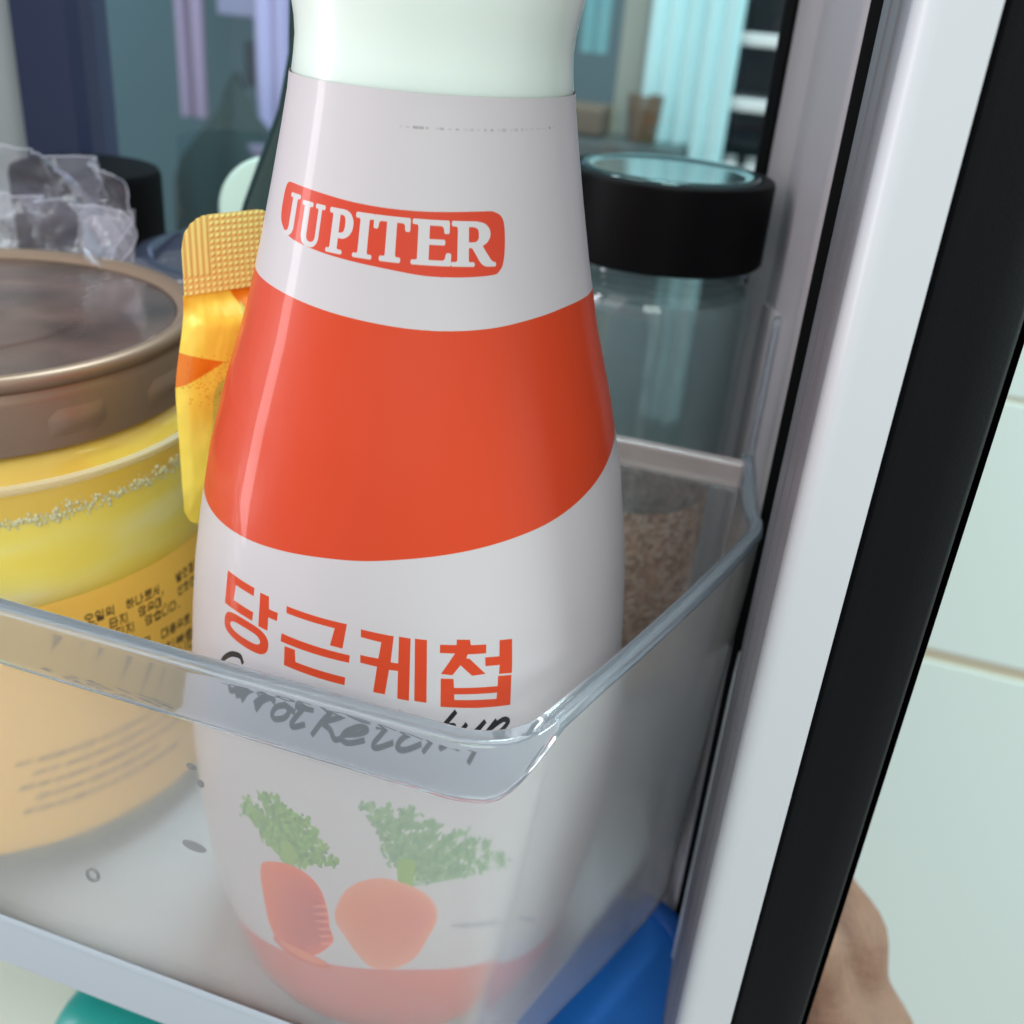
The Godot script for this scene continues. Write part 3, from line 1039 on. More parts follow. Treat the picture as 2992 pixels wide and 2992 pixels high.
func carrot_print(p: Print):
	var r2 := RandomNumberGenerator.new()
	r2.seed = 21
	# leaves: stems that fan out and carry clumps of small leaflets with gaps between
	for q in [[-27.6, 42.5, [6.8, 10.6, 11.6, 11.4, 3.6], -13.5, 11.5, rgb(128, 172, 60), rgb(70, 120, 48)], [1.5, 43.5, [13.6, 14.2, 10.6, 7.0, 0.4], -10.0, 24.5, rgb(132, 164, 112), rgb(84, 128, 88)]]:
		for k in 17:
			var f := k / 16.0
			var a: float = lerpf(q[3], q[4], f) + r2.randfn(0, 0.5)
			var seg := mini(int(f * 4.0), 3)
			var l: float = lerpf(q[2][seg], q[2][seg + 1], f * 4.0 - seg) * (0.82 + 0.24 * r2.randf())
			var tip := Vector2(q[0] + a, q[1] + l)
			var mid := Vector2(q[0] + a * 0.28, q[1] + l * 0.42)
			var pts := []
			for j in 13:
				var t := j / 12.0
				var c := Vector2(q[0], q[1] - 0.8).lerp(mid, t).lerp(mid.lerp(tip, t), t)
				pts.append(lp(c.x, c.y))
				if j > 3 and j % 2 == 0:
					for side in [-1.0, 1.0]:
						var reach := 0.35 + 1.5 * sin(PI * minf(1.0, 0.25 + t * 0.75)) * (0.6 + 0.6 * r2.randf())
						var e := c + Vector2(side * reach * 0.75, reach * 0.55 * (0.5 + r2.randf()))
						p.fill(p.stroke([lp(c.x, c.y), lp(e.x, e.y)], 2.2), q[6])
						for n in 9:
							var at := e + Vector2(r2.randfn(0, 0.7), r2.randfn(0, 0.5))
							var col: Color = q[5].lerp(q[6], r2.randf())
							p.fill([[p.oval(lp(at.x, at.y), Vector2(4.0 + 5.5 * r2.randf(), 3.0 + 3.5 * r2.randf()), r2.randf() * 3, 9)]], Color(col, 0.85))
			p.fill(p.stroke(pts, 4.0 if k in [5, 7, 9] else 2.6), q[5].lerp(q[6], 0.3))
		p.fill([[curve([lp(q[0] - 2.0, q[1] + 4.2), lp(q[0] + 0.2, q[1] + 5.0), lp(q[0] + 2.0, q[1] + 3.8), lp(q[0] + 1.3, q[1] - 1.2), lp(q[0] - 1.3, q[1] - 1.0)])]], rgb(122, 160, 60))
	# left carrot: orange on its left, red on its right, pale rings, cut across at the bottom
	var body := [lp(-36.8, 37.5), lp(-35.6, 40.2), lp(-32, 41.8), lp(-27, 42.8), lp(-22, 42.0), lp(-18.8, 39.4), lp(-17.4, 35.5), lp(-17.0, 31.5), lp(-16.2, 28.6), lp(-18.0, 26.2), lp(-21, 23.6), lp(-26, 20.6), lp(-31.0, 19.6), lp(-34.2, 20.6), lp(-35.8, 24), lp(-36.7, 30)]
	p.fill([[curve(body)]], rgb(226, 84, 10))
	shade(p, body, Vector2(-19.8, 33.0), rgb(172, 10, 8), 9, 0.2)
	shade(p, body, Vector2(-33.0, 39.2), rgb(236, 136, 50), 5, 0.10)
	for k in 6: p.fill([[p.oval(lp(-19.2 + 0.2 * k, 36.0 - 1.75 * k), Vector2(26 - k, 5), -0.3, 14)]], Color(rgb(244, 156, 134), 0.5))
	for k in 7: p.fill(p.stroke([lp(-36.4 + 0.2 * k, 38 - 2.2 * k), lp(-32 + 1.2 * (k % 3), 37.6 - 2.2 * k)], 2), Color(rgb(214, 92, 40), 0.55))
	# right carrot, broader and paler
	body = [lp(-15.6, 34), lp(-14, 39), lp(-10.5, 42.6), lp(-5, 44.4), lp(0, 43.8), lp(5.5, 41.6), lp(8.8, 38.4), lp(9.6, 34.8), lp(8, 31), lp(5.0, 26.0), lp(0, 23.0), lp(-6, 22.8), lp(-9.5, 25.6), lp(-13, 30)]
	p.fill([[curve(body)]], rgb(224, 138, 104))
	shade(p, body, Vector2(5.5, 35.5), rgb(208, 96, 84), 9, 0.11)
	shade(p, body, Vector2(-12.0, 37.5), rgb(218, 112, 56), 7, 0.12)
	for k in 6: p.fill(p.stroke([lp(-13 + 3 * k, 39.5 - 2.6 * k), lp(-9.5 + 3 * k, 39.2 - 2.6 * k)], 2.4), Color(rgb(222, 116, 84), 0.5))
	# small grey print beside it
	for k in 9: p.fill(p.stroke([lp(13.5 + 1.55 * k, 32.9 - 0.33 * k), lp(14.6 + 1.55 * k, 32.7 - 0.33 * k)], 9 + 4 * (k % 3)), rgb(150, 150, 156))
	for k in 3: p.fill(p.stroke([lp(14, 29.0 - 1.6 * k), lp(25, 26.6 - 1.6 * k)], 4), Color(rgb(206, 160, 160), 0.5))
	p.fill(p.stroke([lp(32, 29.5), lp(38, 26.5)], 14), Color(rgb(150, 150, 158), 0.7))

# a soft tone inside an outline: ever smaller copies of it drawn towards a point
func shade(p: Print, body: Array, to: Vector2, col: Color, steps: int, alpha: float):
	var c := lp(to.x, to.y)
	for k in steps:
		var f := 0.94 - 0.82 * k / steps
		p.fill([[curve(body.map(func(q): return c + (q - c) * f))]], Color(col, alpha))

func carrot_slice(p: Print):
	p.fill([[p.oval(lp(-27.0, 21.2), Vector2(104, 24), 0.05, 40)]], rgb(206, 62, 12))
	p.fill([[p.oval(lp(-26.6, 21.6), Vector2(84, 15), 0.05, 40)]], rgb(224, 106, 50))
	p.fill(p.stroke([lp(-38, 16.6), lp(-33, 16.9), lp(-29, 16.0)], 8), rgb(200, 84, 66))

func build_bottle():
	var o := thing("ketchup_bottle", "white tapered ketchup squeeze bottle with orange band and carrot pictures", "bottle", Vector3(-0.00088, -0.0026, -0.00216))
	o.scale = Vector3.ONE * 1.016
	# heights (mm) and radii (mm)
	var prof := [Vector2(0.0278, 0.0), Vector2(0.0288, 0.0006), Vector2(0.0295, 0.0022), Vector2(0.0303, 0.005), Vector2(0.0318, 0.011), Vector2(0.0334, 0.018), Vector2(0.0348, 0.026), Vector2(0.0357, 0.036), Vector2(0.0361, 0.046), Vector2(0.0360, 0.056), Vector2(0.0357, 0.064), Vector2(0.0351, 0.072), Vector2(0.0343, 0.080), Vector2(0.0331, 0.088), Vector2(0.0313, 0.098), Vector2(0.0284, 0.109), Vector2(0.0252, 0.1195), Vector2(0.0229, 0.129), Vector2(0.0212, 0.137), Vector2(0.0198, 0.144), Vector2(0.01895, 0.1485), Vector2(0.0187, 0.1506)]
	var m := mb()
	var rows := []
	var uvs := []
	var n := 160
	for p in prof:
		var row := []
		var uv := []
		for c in n + 1:
			var a := -180.0 + 360.0 * c / n
			var t := deg_to_rad(a + FACE)
			row.append(Vector3(p.x * sin(t), p.y, p.x * cos(t)))
			uv.append(Vector2(clampf((a + 90.0) / 180.0, 0.001, 0.999), (0.152 - p.y) / 0.152))
		rows.append(row)
		uvs.append(uv)
	sheet(m, rows, false, false, uvs)
	var mat := plain(Color.WHITE, 0.42)
	mat.albedo_texture = bottle_print()
	mat.texture_repeat = false
	mat.metallic_specular = 0.35
	mat.roughness = 0.6
	mat.roughness_texture = ramp_tex(43, 0.012, [Color(0.55, 0.55, 0.55), Color(0.75, 0.75, 0.75), Color(1, 1, 1)], 5)
	mat.normal_enabled = true
	mat.normal_texture = noise_tex(41, 0.03, 512, 512, 2, true, 2.0)
	mat.normal_scale = 0.05
	mat.clearcoat_enabled = true
	mat.clearcoat = 0.2
	mat.clearcoat_roughness = 0.06
	put(m, "printed_sleeve", mat, o, false)
	m = mb()
	lathe(m, [Vector2(0, 0.0012), Vector2(0.0180, 0.0010), Vector2(0.0278, 0.0002), Vector2(0.0276, 0.003), Vector2(0, 0.003)], 64)
	put(m, "base", plain(rgb(226, 222, 222), 0.4), o)
	# neck and cap: milky greenish white, pinched under the cap
	m = mb()
	lathe(m, [Vector2(0, 0.148), Vector2(0.0180, 0.148), Vector2(0.0184, 0.1508), Vector2(0.0181, 0.1530), Vector2(0.01792, 0.1550), Vector2(0.0180, 0.1570), Vector2(0.0183, 0.1590), Vector2(0.0187, 0.1612), Vector2(0.0190, 0.165), Vector2(0.0191, 0.170), Vector2(0.0189, 0.178), Vector2(0.0184, 0.186), Vector2(0.0170, 0.1915), Vector2(0.0140, 0.194), Vector2(0, 0.195)], 128, Vector3.ZERO, 60.0)
	var capm := plain(rgb(216, 226, 218), 0.3)
	capm.subsurf_scatter_enabled = true
	capm.subsurf_scatter_strength = 0.15
	capm.clearcoat_enabled = true
	capm.clearcoat = 0.3
	capm.clearcoat_roughness = 0.15
	put(m, "cap", capm, o)

# ------------------------------------------------------------------ left jar

func build_oil_jar():
	var c := Vector3(-0.102, 0.0, -0.0135)
	var o := thing("oil_jar", "glass jar of yellow butter oil with brown metal lid, left of the bottle", "jar", c)
	var R := 0.0475
	# contents: set oil below, a film of oil on the glass above
	var ghee := plain(Color.WHITE, 0.45)
	ghee.albedo_texture = ramp_tex(8, 0.006, [rgb(255, 226, 62), rgb(255, 234, 92), rgb(255, 240, 140), rgb(255, 248, 204)], 3)
	ghee.uv1_scale = Vector3(1.6, 22.0, 1)
	var m := mb()
	lathe(m, [Vector2(0, 0.003), Vector2(R - 0.004, 0.003), Vector2(R - 0.0022, 0.006), Vector2(R - 0.0022, 0.0760), Vector2(R - 0.004, 0.0764), Vector2(0, 0.0764)], 96)
	put(m, "butter_oil", ghee, o)
	m = mb()
	var film := plain(Color.WHITE, 0.35)
	film.albedo_texture = ramp_tex(9, 0.004, [rgb(232, 184, 40), rgb(244, 208, 66), rgb(236, 210, 108)], 3)
	film.uv1_scale = Vector3(1.0, 16.0, 1)
	lathe(m, [Vector2(R - 0.0021, 0.0757), Vector2(R - 0.0021, 0.0820), Vector2(R - 0.0040, 0.0848), Vector2(R - 0.0058, 0.0862), Vector2(R - 0.0058, 0.089), Vector2(R - 0.0068, 0.089), Vector2(R - 0.0068, 0.0862), Vector2(R - 0.005, 0.0848), Vector2(R - 0.0032, 0.0820), Vector2(R - 0.0032, 0.0757)], 96)
	put(m, "oil_film", film, o)
	# froth along the oil's edge
	m = mb()
	for k in 3200:
		var t := rng.randf() * TAU
		var r := R - 0.00195 - 0.0002 * rng.randf()
		var s := 0.00012 + 0.00036 * pow(rng.randf(), 3.0)
		blob(m, Vector3(r * sin(t), 0.0757 + rng.randfn(0, 0.0005 + 0.0004 * sin(t * 7.0) * sin(t * 7.0)) + 0.0004 * sin(t * 5), r * cos(t)), Vector3.ONE * s, 6)
	var fr := put(m, "froth", plain(rgb(222, 218, 176), 0.25), o)
	fr.set_meta("kind", "stuff")
	# glass
	m = mb()
	lathe(m, [Vector2(0, 0.0), Vector2(R - 0.004, 0.0), Vector2(R - 0.001, 0.0012), Vector2(R, 0.004), Vector2(R, 0.0800), Vector2(R - 0.0006, 0.0826), Vector2(R - 0.0022, 0.0850), Vector2(R - 0.0042, 0.0868), Vector2(R - 0.0046, 0.0885), Vector2(R - 0.0046, 0.0985)], 128)
	put(m, "glass", pane(rgb(240, 236, 190, 0.08), 0.05), o, false)
	m = mb()
	lathe(m, [Vector2(R - 0.0003, 0.0812), Vector2(R + 0.0003, 0.0818), Vector2(R + 0.0002, 0.0826), Vector2(R - 0.0009, 0.0829)], 128, Vector3.ZERO, 60.0)
	put(m, "glass_shoulder", pane(rgb(250, 246, 226, 0.35), 0.06), o, false)
	# lid: skirt with pressed lugs, rolled rim, sunk brown top
	var lr := 0.0447
	var metal := plain(rgb(146, 122, 104), 0.42, 0.55)
	m = mb()
	lathe(m, [Vector2(lr - 0.0020, 0.0868), Vector2(lr - 0.0004, 0.0867), Vector2(lr, 0.0872), Vector2(lr, 0.0954), Vector2(lr - 0.0009, 0.0964), Vector2(lr - 0.0012, 0.0972), Vector2(lr - 0.0002, 0.0980), Vector2(lr + 0.0002, 0.0990), Vector2(lr - 0.0002, 0.1000), Vector2(lr - 0.0011, 0.1005), Vector2(lr - 0.0022, 0.1004), Vector2(lr - 0.0031, 0.0999), Vector2(lr - 0.0037, 0.0992), Vector2(lr - 0.0041, 0.0989), Vector2(lr - 0.0041, 0.0978), Vector2(lr - 0.0020, 0.0960)], 160, Vector3.ZERO, 50.0)
	var lid := put(m, "lid", metal, o)
	m = mb()
	var topm := plain(rgb(128, 108, 100), 0.3, 0.35)
	topm.roughness_texture = noise_tex(12, 0.012, 256, 256, 3)
	topm.roughness = 0.42
	topm.albedo_texture = ramp_tex(13, 0.008, [rgb(150, 146, 142), rgb(206, 190, 182), rgb(255, 236, 224)], 3)
	topm.uv1_triplanar = true
	topm.uv1_scale = Vector3.ONE * 9.0
	topm.clearcoat_enabled = true
	topm.clearcoat = 0.45
	topm.clearcoat_roughness = 0.2
	lathe(m, [Vector2(0, 0.0975), Vector2(lr - 0.0043, 0.0975), Vector2(lr - 0.0043, 0.0987), Vector2(lr - 0.0065, 0.0984), Vector2(0.024, 0.0984), Vector2(0.0232, 0.0988), Vector2(0, 0.0988)], 128, Vector3.ZERO, 50.0)
	put(m, "lid_top", topm, o)
	for k in 14:
		m = mb()
		var t := TAU * k / 14 + 0.28
		var rows := []
		for r in 5:
			var row := []
			for q in 6:
				var a := t + (q - 2.5) / 5.0 * 0.26
				var bump := 0.0006 if (q > 0 and q < 5 and r > 0 and r < 4) else -0.0002
				row.append(Vector3((lr + bump) * sin(a), 0.0885 + 0.0058 * (r / 4.0) + (0.0004 if r == 1 else (-0.0004 if r == 3 else 0.0)), (lr + bump) * cos(a)))
			rows.append(row)
		sheet(m, rows)
		put(m, "lug", metal, lid, false)
	# paper label with its small print
	var W := 1536
	var H := 640
	var p := Print.new(W, H, rgb(255, 200, 86))
	var lines := ["한 오일의 하나로서, 발연점이", "도 타지 않으며, 산화안정", "질되지 않습니다.", "버터 대용으로 볶", "김치볶음밥", "합니다"]
	# degrees round the jar and height (mm) where each line starts and ends
	var where := [[56.6, 53.9, 96.0, 53.5], [62.2, 51.3, 96.0, 50.2], [65.6, 48.6, 88.5, 47.9], [72.3, 43.8, 95.5, 42.2], [77.6, 40.0, 94.5, 38.4], [82.0, 37.2, 92.0, 36.2]]
	var deg := W / 110.0       # label spans 20..130 degrees
	var mm := H / 62.0         # and 0..62 mm
	for k in lines.size():
		var q: Array = where[k]
		var nch: int = lines[k].length()
		var step: float = (q[2] - q[0]) / nch
		for j in nch:
			if lines[k][j] == " ": continue
			var a: float = q[0] + step * j
			var h: float = lerpf(q[1], q[3], float(j) / nch)
			p.fill(syllable(lines[k][j], Rect2((a - 20.0) * deg, (62.0 - h - 1.3) * mm, step * 0.82 * deg, 1.95 * mm), p, 3.8), rgb(86, 62, 24))
	# more small print lower down, too small to read
	var r3 := RandomNumberGenerator.new()
	r3.seed = 9
	for line in 5:
		var a := 44.0 + 3.0 * (line % 2)
		while a < 74.0 + 6 * (line % 3):
			var wd := 1.2 + 2.2 * r3.randf()
			p.fill(p.stroke([Vector2((a - 20) * deg, (62 - 27 + 2.9 * line) * mm), Vector2((a + wd - 20) * deg, (62 - 27 + 2.9 * line) * mm)], 9 + 5 * r3.randf()), Color(rgb(110, 80, 34), 0.55))
			a += wd + 0.7 + 0.8 * r3.randf()
	m = mb()
	var rows := []
	var uvs := []
	for r in 2:
		var row := []
		var uv := []
		for k in 111:
			var t := deg_to_rad(20.0 + k)
			var y: float = [0.006, 0.0597 - 0.0003 * sin(t * 3)][r]
			row.append(Vector3((R + 0.0003) * sin(t), y, (R + 0.0003) * cos(t)))
			uv.append(Vector2(k / 110.0, 1.0 - y / 0.062))
		rows.append(row)
		uvs.append(uv)
	sheet(m, rows, false, false, uvs)
	var lm := plain(Color.WHITE, 0.5)
	lm.albedo_texture = p.texture()
	lm.texture_repeat = false
	put(m, "label", lm, o, false)

# ------------------------------------------------------------------ sachet between jar and bottle

func build_sachet():
	var o := thing("sachet", "yellow foil stick sachet with orange triangle between jar and bottle", "sachet", Vector3(-0.041, 0, 0.0))
	var wide := 0.0185
	var y1 := 0.1272
	var y0 := 0.0735
	var W := 384
	var H := 1024
	var p := Print.new(W, H, rgb(255, 224, 84))
	var at := func(u: float, y: float) -> Vector2: return Vector2(u / wide * W, (y1 - y) / (y1 - y0) * H)
	p.fill([[PackedVector2Array([at.call(-0.001, y1), at.call(0.02, y1), at.call(0.02, 0.1152), at.call(-0.001, 0.1160)])]], rgb(255, 226, 100))
	p.fill([[PackedVector2Array([at.call(-0.001, 0.1062), at.call(0.0062, 0.1040), at.call(-0.001, 0.0995)])]], rgb(240, 132, 26))
	p.fill([[PackedVector2Array([at.call(0.0078, 0.1158), at.call(0.02, 0.116), at.call(0.02, 0.100), at.call(0.0108, 0.104), at.call(0.0098, 0.112)])]], rgb(238, 134, 24))
	p.fill([[curve([at.call(0.0098, 0.113), at.call(0.0104, 0.107), at.call(0.0085, 0.103), at.call(0.0052, 0.0995), at.call(0.0044, 0.092), at.call(0.0038, 0.086), at.call(0.0062, 0.084), at.call(0.0074, 0.092), at.call(0.0082, 0.099), at.call(0.0094, 0.103), at.call(0.0090, 0.109)])]], rgb(214, 212, 92))
	p.fill([[curve([at.call(0.0085, 0.103), at.call(0.010, 0.1035), at.call(0.0104, 0.1), at.call(0.0095, 0.096), at.call(0.0088, 0.100)])]], rgb(246, 226, 96))
	p.fill([[curve([at.call(0.0072, 0.094), at.call(0.0092, 0.090), at.call(0.0085, 0.080), at.call(0.0064, 0.078), at.call(0.0064, 0.088)])]], rgb(226, 206, 24))
	var r2 := RandomNumberGenerator.new()
	r2.seed = 5
	for k in 130: p.fill([[p.oval(at.call(0.0005 + 0.008 * r2.randf(), 0.0965 + 0.009 * r2.randf()), Vector2(2, 3), 0.0, 6)]], Color(rgb(216, 110, 20), 0.5))
	var mat := plain(Color.WHITE, 0.3, 0.1)
	mat.albedo_texture = p.texture()
	mat.texture_repeat = false
	mat.clearcoat_enabled = true
	mat.clearcoat = 0.6
	mat.clearcoat_roughness = 0.12
	mat.normal_enabled = true
	mat.normal_texture = noise_tex(61, 0.012, 256, 256, 3, true, 8.0)
	mat.normal_scale = 0.5
	var foil := plain(rgb(255, 248, 150), 0.14, 0.3)
	var side := Vector3(0.44, 0, -0.898)
	var nrm := Vector3(0.898, 0, 0.44)
	# u, y -> the sheet, flat seals top and bottom and a filled pillow between
	var pos := func(u: float, y: float, front: float) -> Vector3:
		var cy := clampf((y - y0) / (0.1145 - y0), 0, 1)
		var s := u / wide
		var belly := 0.0028 * sqrt(maxf(0.0, s * (1 - s) * 4)) * smoothstep(0.0, 0.25, cy) * smoothstep(0.0, 0.12, 1.0 - cy)
		var lean := -0.0025 * smoothstep(0.0, 0.4, 1.0 - cy)
		return side * (u + lean * (1.0 - s)) + Vector3(0, y, 0) + nrm * (belly * front + 0.0007 * sin(y * 190.0) * s)
	# body
	var m := mb()
	for front in [1.0, -0.6]:
		var rows := []
		var uvs := []
		for r in 49:
			var row := []
			var uv := []
			for c in 25:
				var s := c / 24.0
				var y := lerpf(y0 + 0.004 * (1.0 - sqrt(1.0 - pow(clampf(1 - s * 3.5, 0, 1), 2))), 0.1150, r / 48.0)
				row.append(pos.call(s * wide, y, front))
				uv.append(Vector2(s, (y1 - y) / (y1 - y0)))
			rows.append(row)
			uvs.append(uv)
		sheet(m, rows, false, false, uvs)
	put(m, "pouch", mat, o, false)
	# crimped foil seal with its grid of pressed pips
	m = mb()
	var rows := []
	var nr := 78
	var nc := 104
	for r in nr + 1:
		var row := []
		for c in nc + 1:
			var s := float(c) / nc
			var edge := minf(s, 1.0 - s) * wide
			var round_ := 0.0050 - sqrt(maxf(0.0, 0.0050 * 0.0050 - pow(maxf(0.0, 0.0050 - edge), 2)))
			var y := lerpf(0.1150, y1 - round_, float(r) / nr)
			var pip := 0.00024 * (0.5 + 0.5 * sin(s * wide * TAU / 0.00105)) * (0.5 + 0.5 * sin((y - 0.115) * TAU / 0.00095) if s > 0.28 or y < 0.118 else 1.0)
			row.append(pos.call(s * wide, y, 0.0) + nrm * (pip + 0.0004))
		rows.append(row)
	sheet(m, rows)
	put(m, "crimped_seal", foil, o, false)

# ------------------------------------------------------------------ what stands at the back of the bin

func build_back_row():
	# crumpled clear bag behind the jar
	var o := thing("plastic_bag", "crumpled clear plastic bag sticking up behind the brown jar lid", "plastic bag", Vector3(0, 0, 0))
	var film := pane(rgb(236, 226, 250, 0.11), 0.03)
	var r2 := RandomNumberGenerator.new()
	r2.seed = 77
	var creases := FastNoiseLite.new()
	creases.noise_type = FastNoiseLite.TYPE_SIMPLEX
	creases.fractal_type = FastNoiseLite.FRACTAL_RIDGED
	creases.fractal_octaves = 3
	creases.frequency = 42.0
	var sheets := [[-0.168, -0.1085, 0.060, 0.1215, 0.1150, -0.075, 3], [-0.168, -0.0985, 0.060, 0.1092, 0.1098, -0.062, 8]]
	for s in sheets:
		creases.seed = s[6]
		var m := mb()
		var rows := []
		for r in 37:
			var row := []
			for c in 53:
				var u := c / 52.0
				var v := r / 36.0
				var x := lerpf(s[0], s[1], u)
				var y := lerpf(s[2], lerpf(s[3], s[4], u) + 0.0006 * sin(u * 9.0), v)
				row.append(Vector3(x + 0.0010 * sin(v * 14.0 + s[6]), y, s[5] + 0.007 * creases.get_noise_2d(x + 0.3 * y, y * 0.7) + 0.004 * sin(u * 7.0)))
			rows.append(row)
		sheet(m, rows)
		put(m, "film", film, o, false)
		m = mb()
		tube(m, rows[36], 0.00016, 6)
		tube(m, rows.map(func(q): return q[52]), 0.00014, 6)
		put(m, "film_edge", pane(rgb(240, 236, 250, 0.35), 0.1), o)
	# its folded corner, twisted towards the light
	var m := mb()
	var q := [Vector3(-0.1105, 0.1072, -0.062), Vector3(-0.0945, 0.1118, -0.060), Vector3(-0.0950, 0.0950, -0.058), Vector3(-0.1030, 0.1010, -0.052), Vector3(-0.113, 0.094, -0.060)]
	sheet(m, [[q[0], q[1]], [q[3], q[2]]])
	sheet(m, [[q[0], q[3]], [q[4], q[2]]])
	put(m, "folded_corner", film, o, false)
	# black cap of a bottle against the window frame
	o = thing("black_cap_bottle", "bottle with a plain black cap beside the left window frame", "bottle", Vector3(-0.1410, -0.0015, -0.1015))
	m = mb()
	lathe(m, [Vector2(0, 0.090), Vector2(0.0190, 0.090), Vector2(0.0192, 0.0905), Vector2(0.0192, 0.1100), Vector2(0.0186, 0.1116), Vector2(0.0170, 0.1122), Vector2(0, 0.1122)], 64)
	put(m, "cap", M.black, o)
	m = mb()
	lathe(m, [Vector2(0, 0), Vector2(0.022, 0), Vector2(0.0225, 0.002), Vector2(0.0225, 0.078), Vector2(0.018, 0.0895), Vector2(0, 0.0895)], 64)
	put(m, "body", plain(rgb(44, 40, 44), 0.3), o)
	# smoky lid between the bag and the sachet
	o = thing("smoky_jar", "jar with a smoky clear domed lid between the bag and the sachet", "jar", Vector3(-0.0800, 0.0062, -0.0880))
	m = mb()
	lathe(m, [Vector2(0, 0), Vector2(0.028, 0), Vector2(0.029, 0.002), Vector2(0.029, 0.080), Vector2(0.027, 0.084), Vector2(0, 0.084)], 64)
	put(m, "body", plain(rgb(70, 76, 92), 0.2), o)
	m = mb()
	lathe(m, [Vector2(0, 0.0842), Vector2(0.0305, 0.0842), Vector2(0.0310, 0.0850), Vector2(0.0310, 0.0905), Vector2(0.0300, 0.0925), Vector2(0.0270, 0.0932), Vector2(0.0255, 0.0922), Vector2(0.0240, 0.0932), Vector2(0.0200, 0.0962), Vector2(0.0130, 0.0978), Vector2(0.0060, 0.0982), Vector2(0, 0.0983)], 96, Vector3.ZERO, 60.0)
	var sm := plain(rgb(62, 66, 82), 0.12, 0.0, 0.8)
	put(m, "lid", sm, o)
	# pale mint round cap and the dark green bottle that leans in front of it
	o = thing("mint_bottle", "bottle lying back with a round pale mint cap, left of the ketchup", "bottle", Vector3(-0.0905, 0.1035, -0.1120))
	m = mb()
	lathe(m, [Vector2(0, 0), Vector2(0.0128, 0), Vector2(0.0136, 0.0008), Vector2(0.0138, 0.0035), Vector2(0.0134, 0.0052), Vector2(0.0126, 0.0060), Vector2(0.0110, 0.0061), Vector2(0, 0.0063)], 64)
	put(m, "cap", plain(rgb(214, 240, 228), 0.4), o)
	m = mb()
	lathe(m, [Vector2(0, -0.0002), Vector2(0.0110, -0.0002), Vector2(0.0112, -0.012), Vector2(0, -0.012)], 48)
	put(m, "neck", plain(rgb(160, 190, 180), 0.4), o)
	o.rotation = Vector3(deg_to_rad(74), deg_to_rad(25), 0)
	o = thing("green_bottle", "dark green bottle whose sloping shoulder shows left of the ketchup", "bottle", Vector3(-0.0600, 0, -0.0950))
	m = mb()
	lathe(m, [Vector2(0, 0), Vector2(0.030, 0), Vector2(0.032, 0.003), Vector2(0.032, 0.075), Vector2(0.031, 0.087), Vector2(0.0282, 0.100), Vector2(0.0245, 0.112), Vector2(0.0205, 0.122), Vector2(0.0160, 0.133), Vector2(0.0135, 0.145), Vector2(0.0130, 0.160), Vector2(0, 0.160)], 96)
	put(m, "glass", plain(rgb(34, 58, 52), 0.12), o)
	m = mb()
	lathe(m, [Vector2(0, 0.1602), Vector2(0.0142, 0.1602), Vector2(0.0144, 0.161), Vector2(0.0144, 0.176), Vector2(0.0135, 0.178), Vector2(0, 0.178)], 48)
	put(m, "cap", plain(rgb(30, 34, 34), 0.4), o)

# ------------------------------------------------------------------ right jar

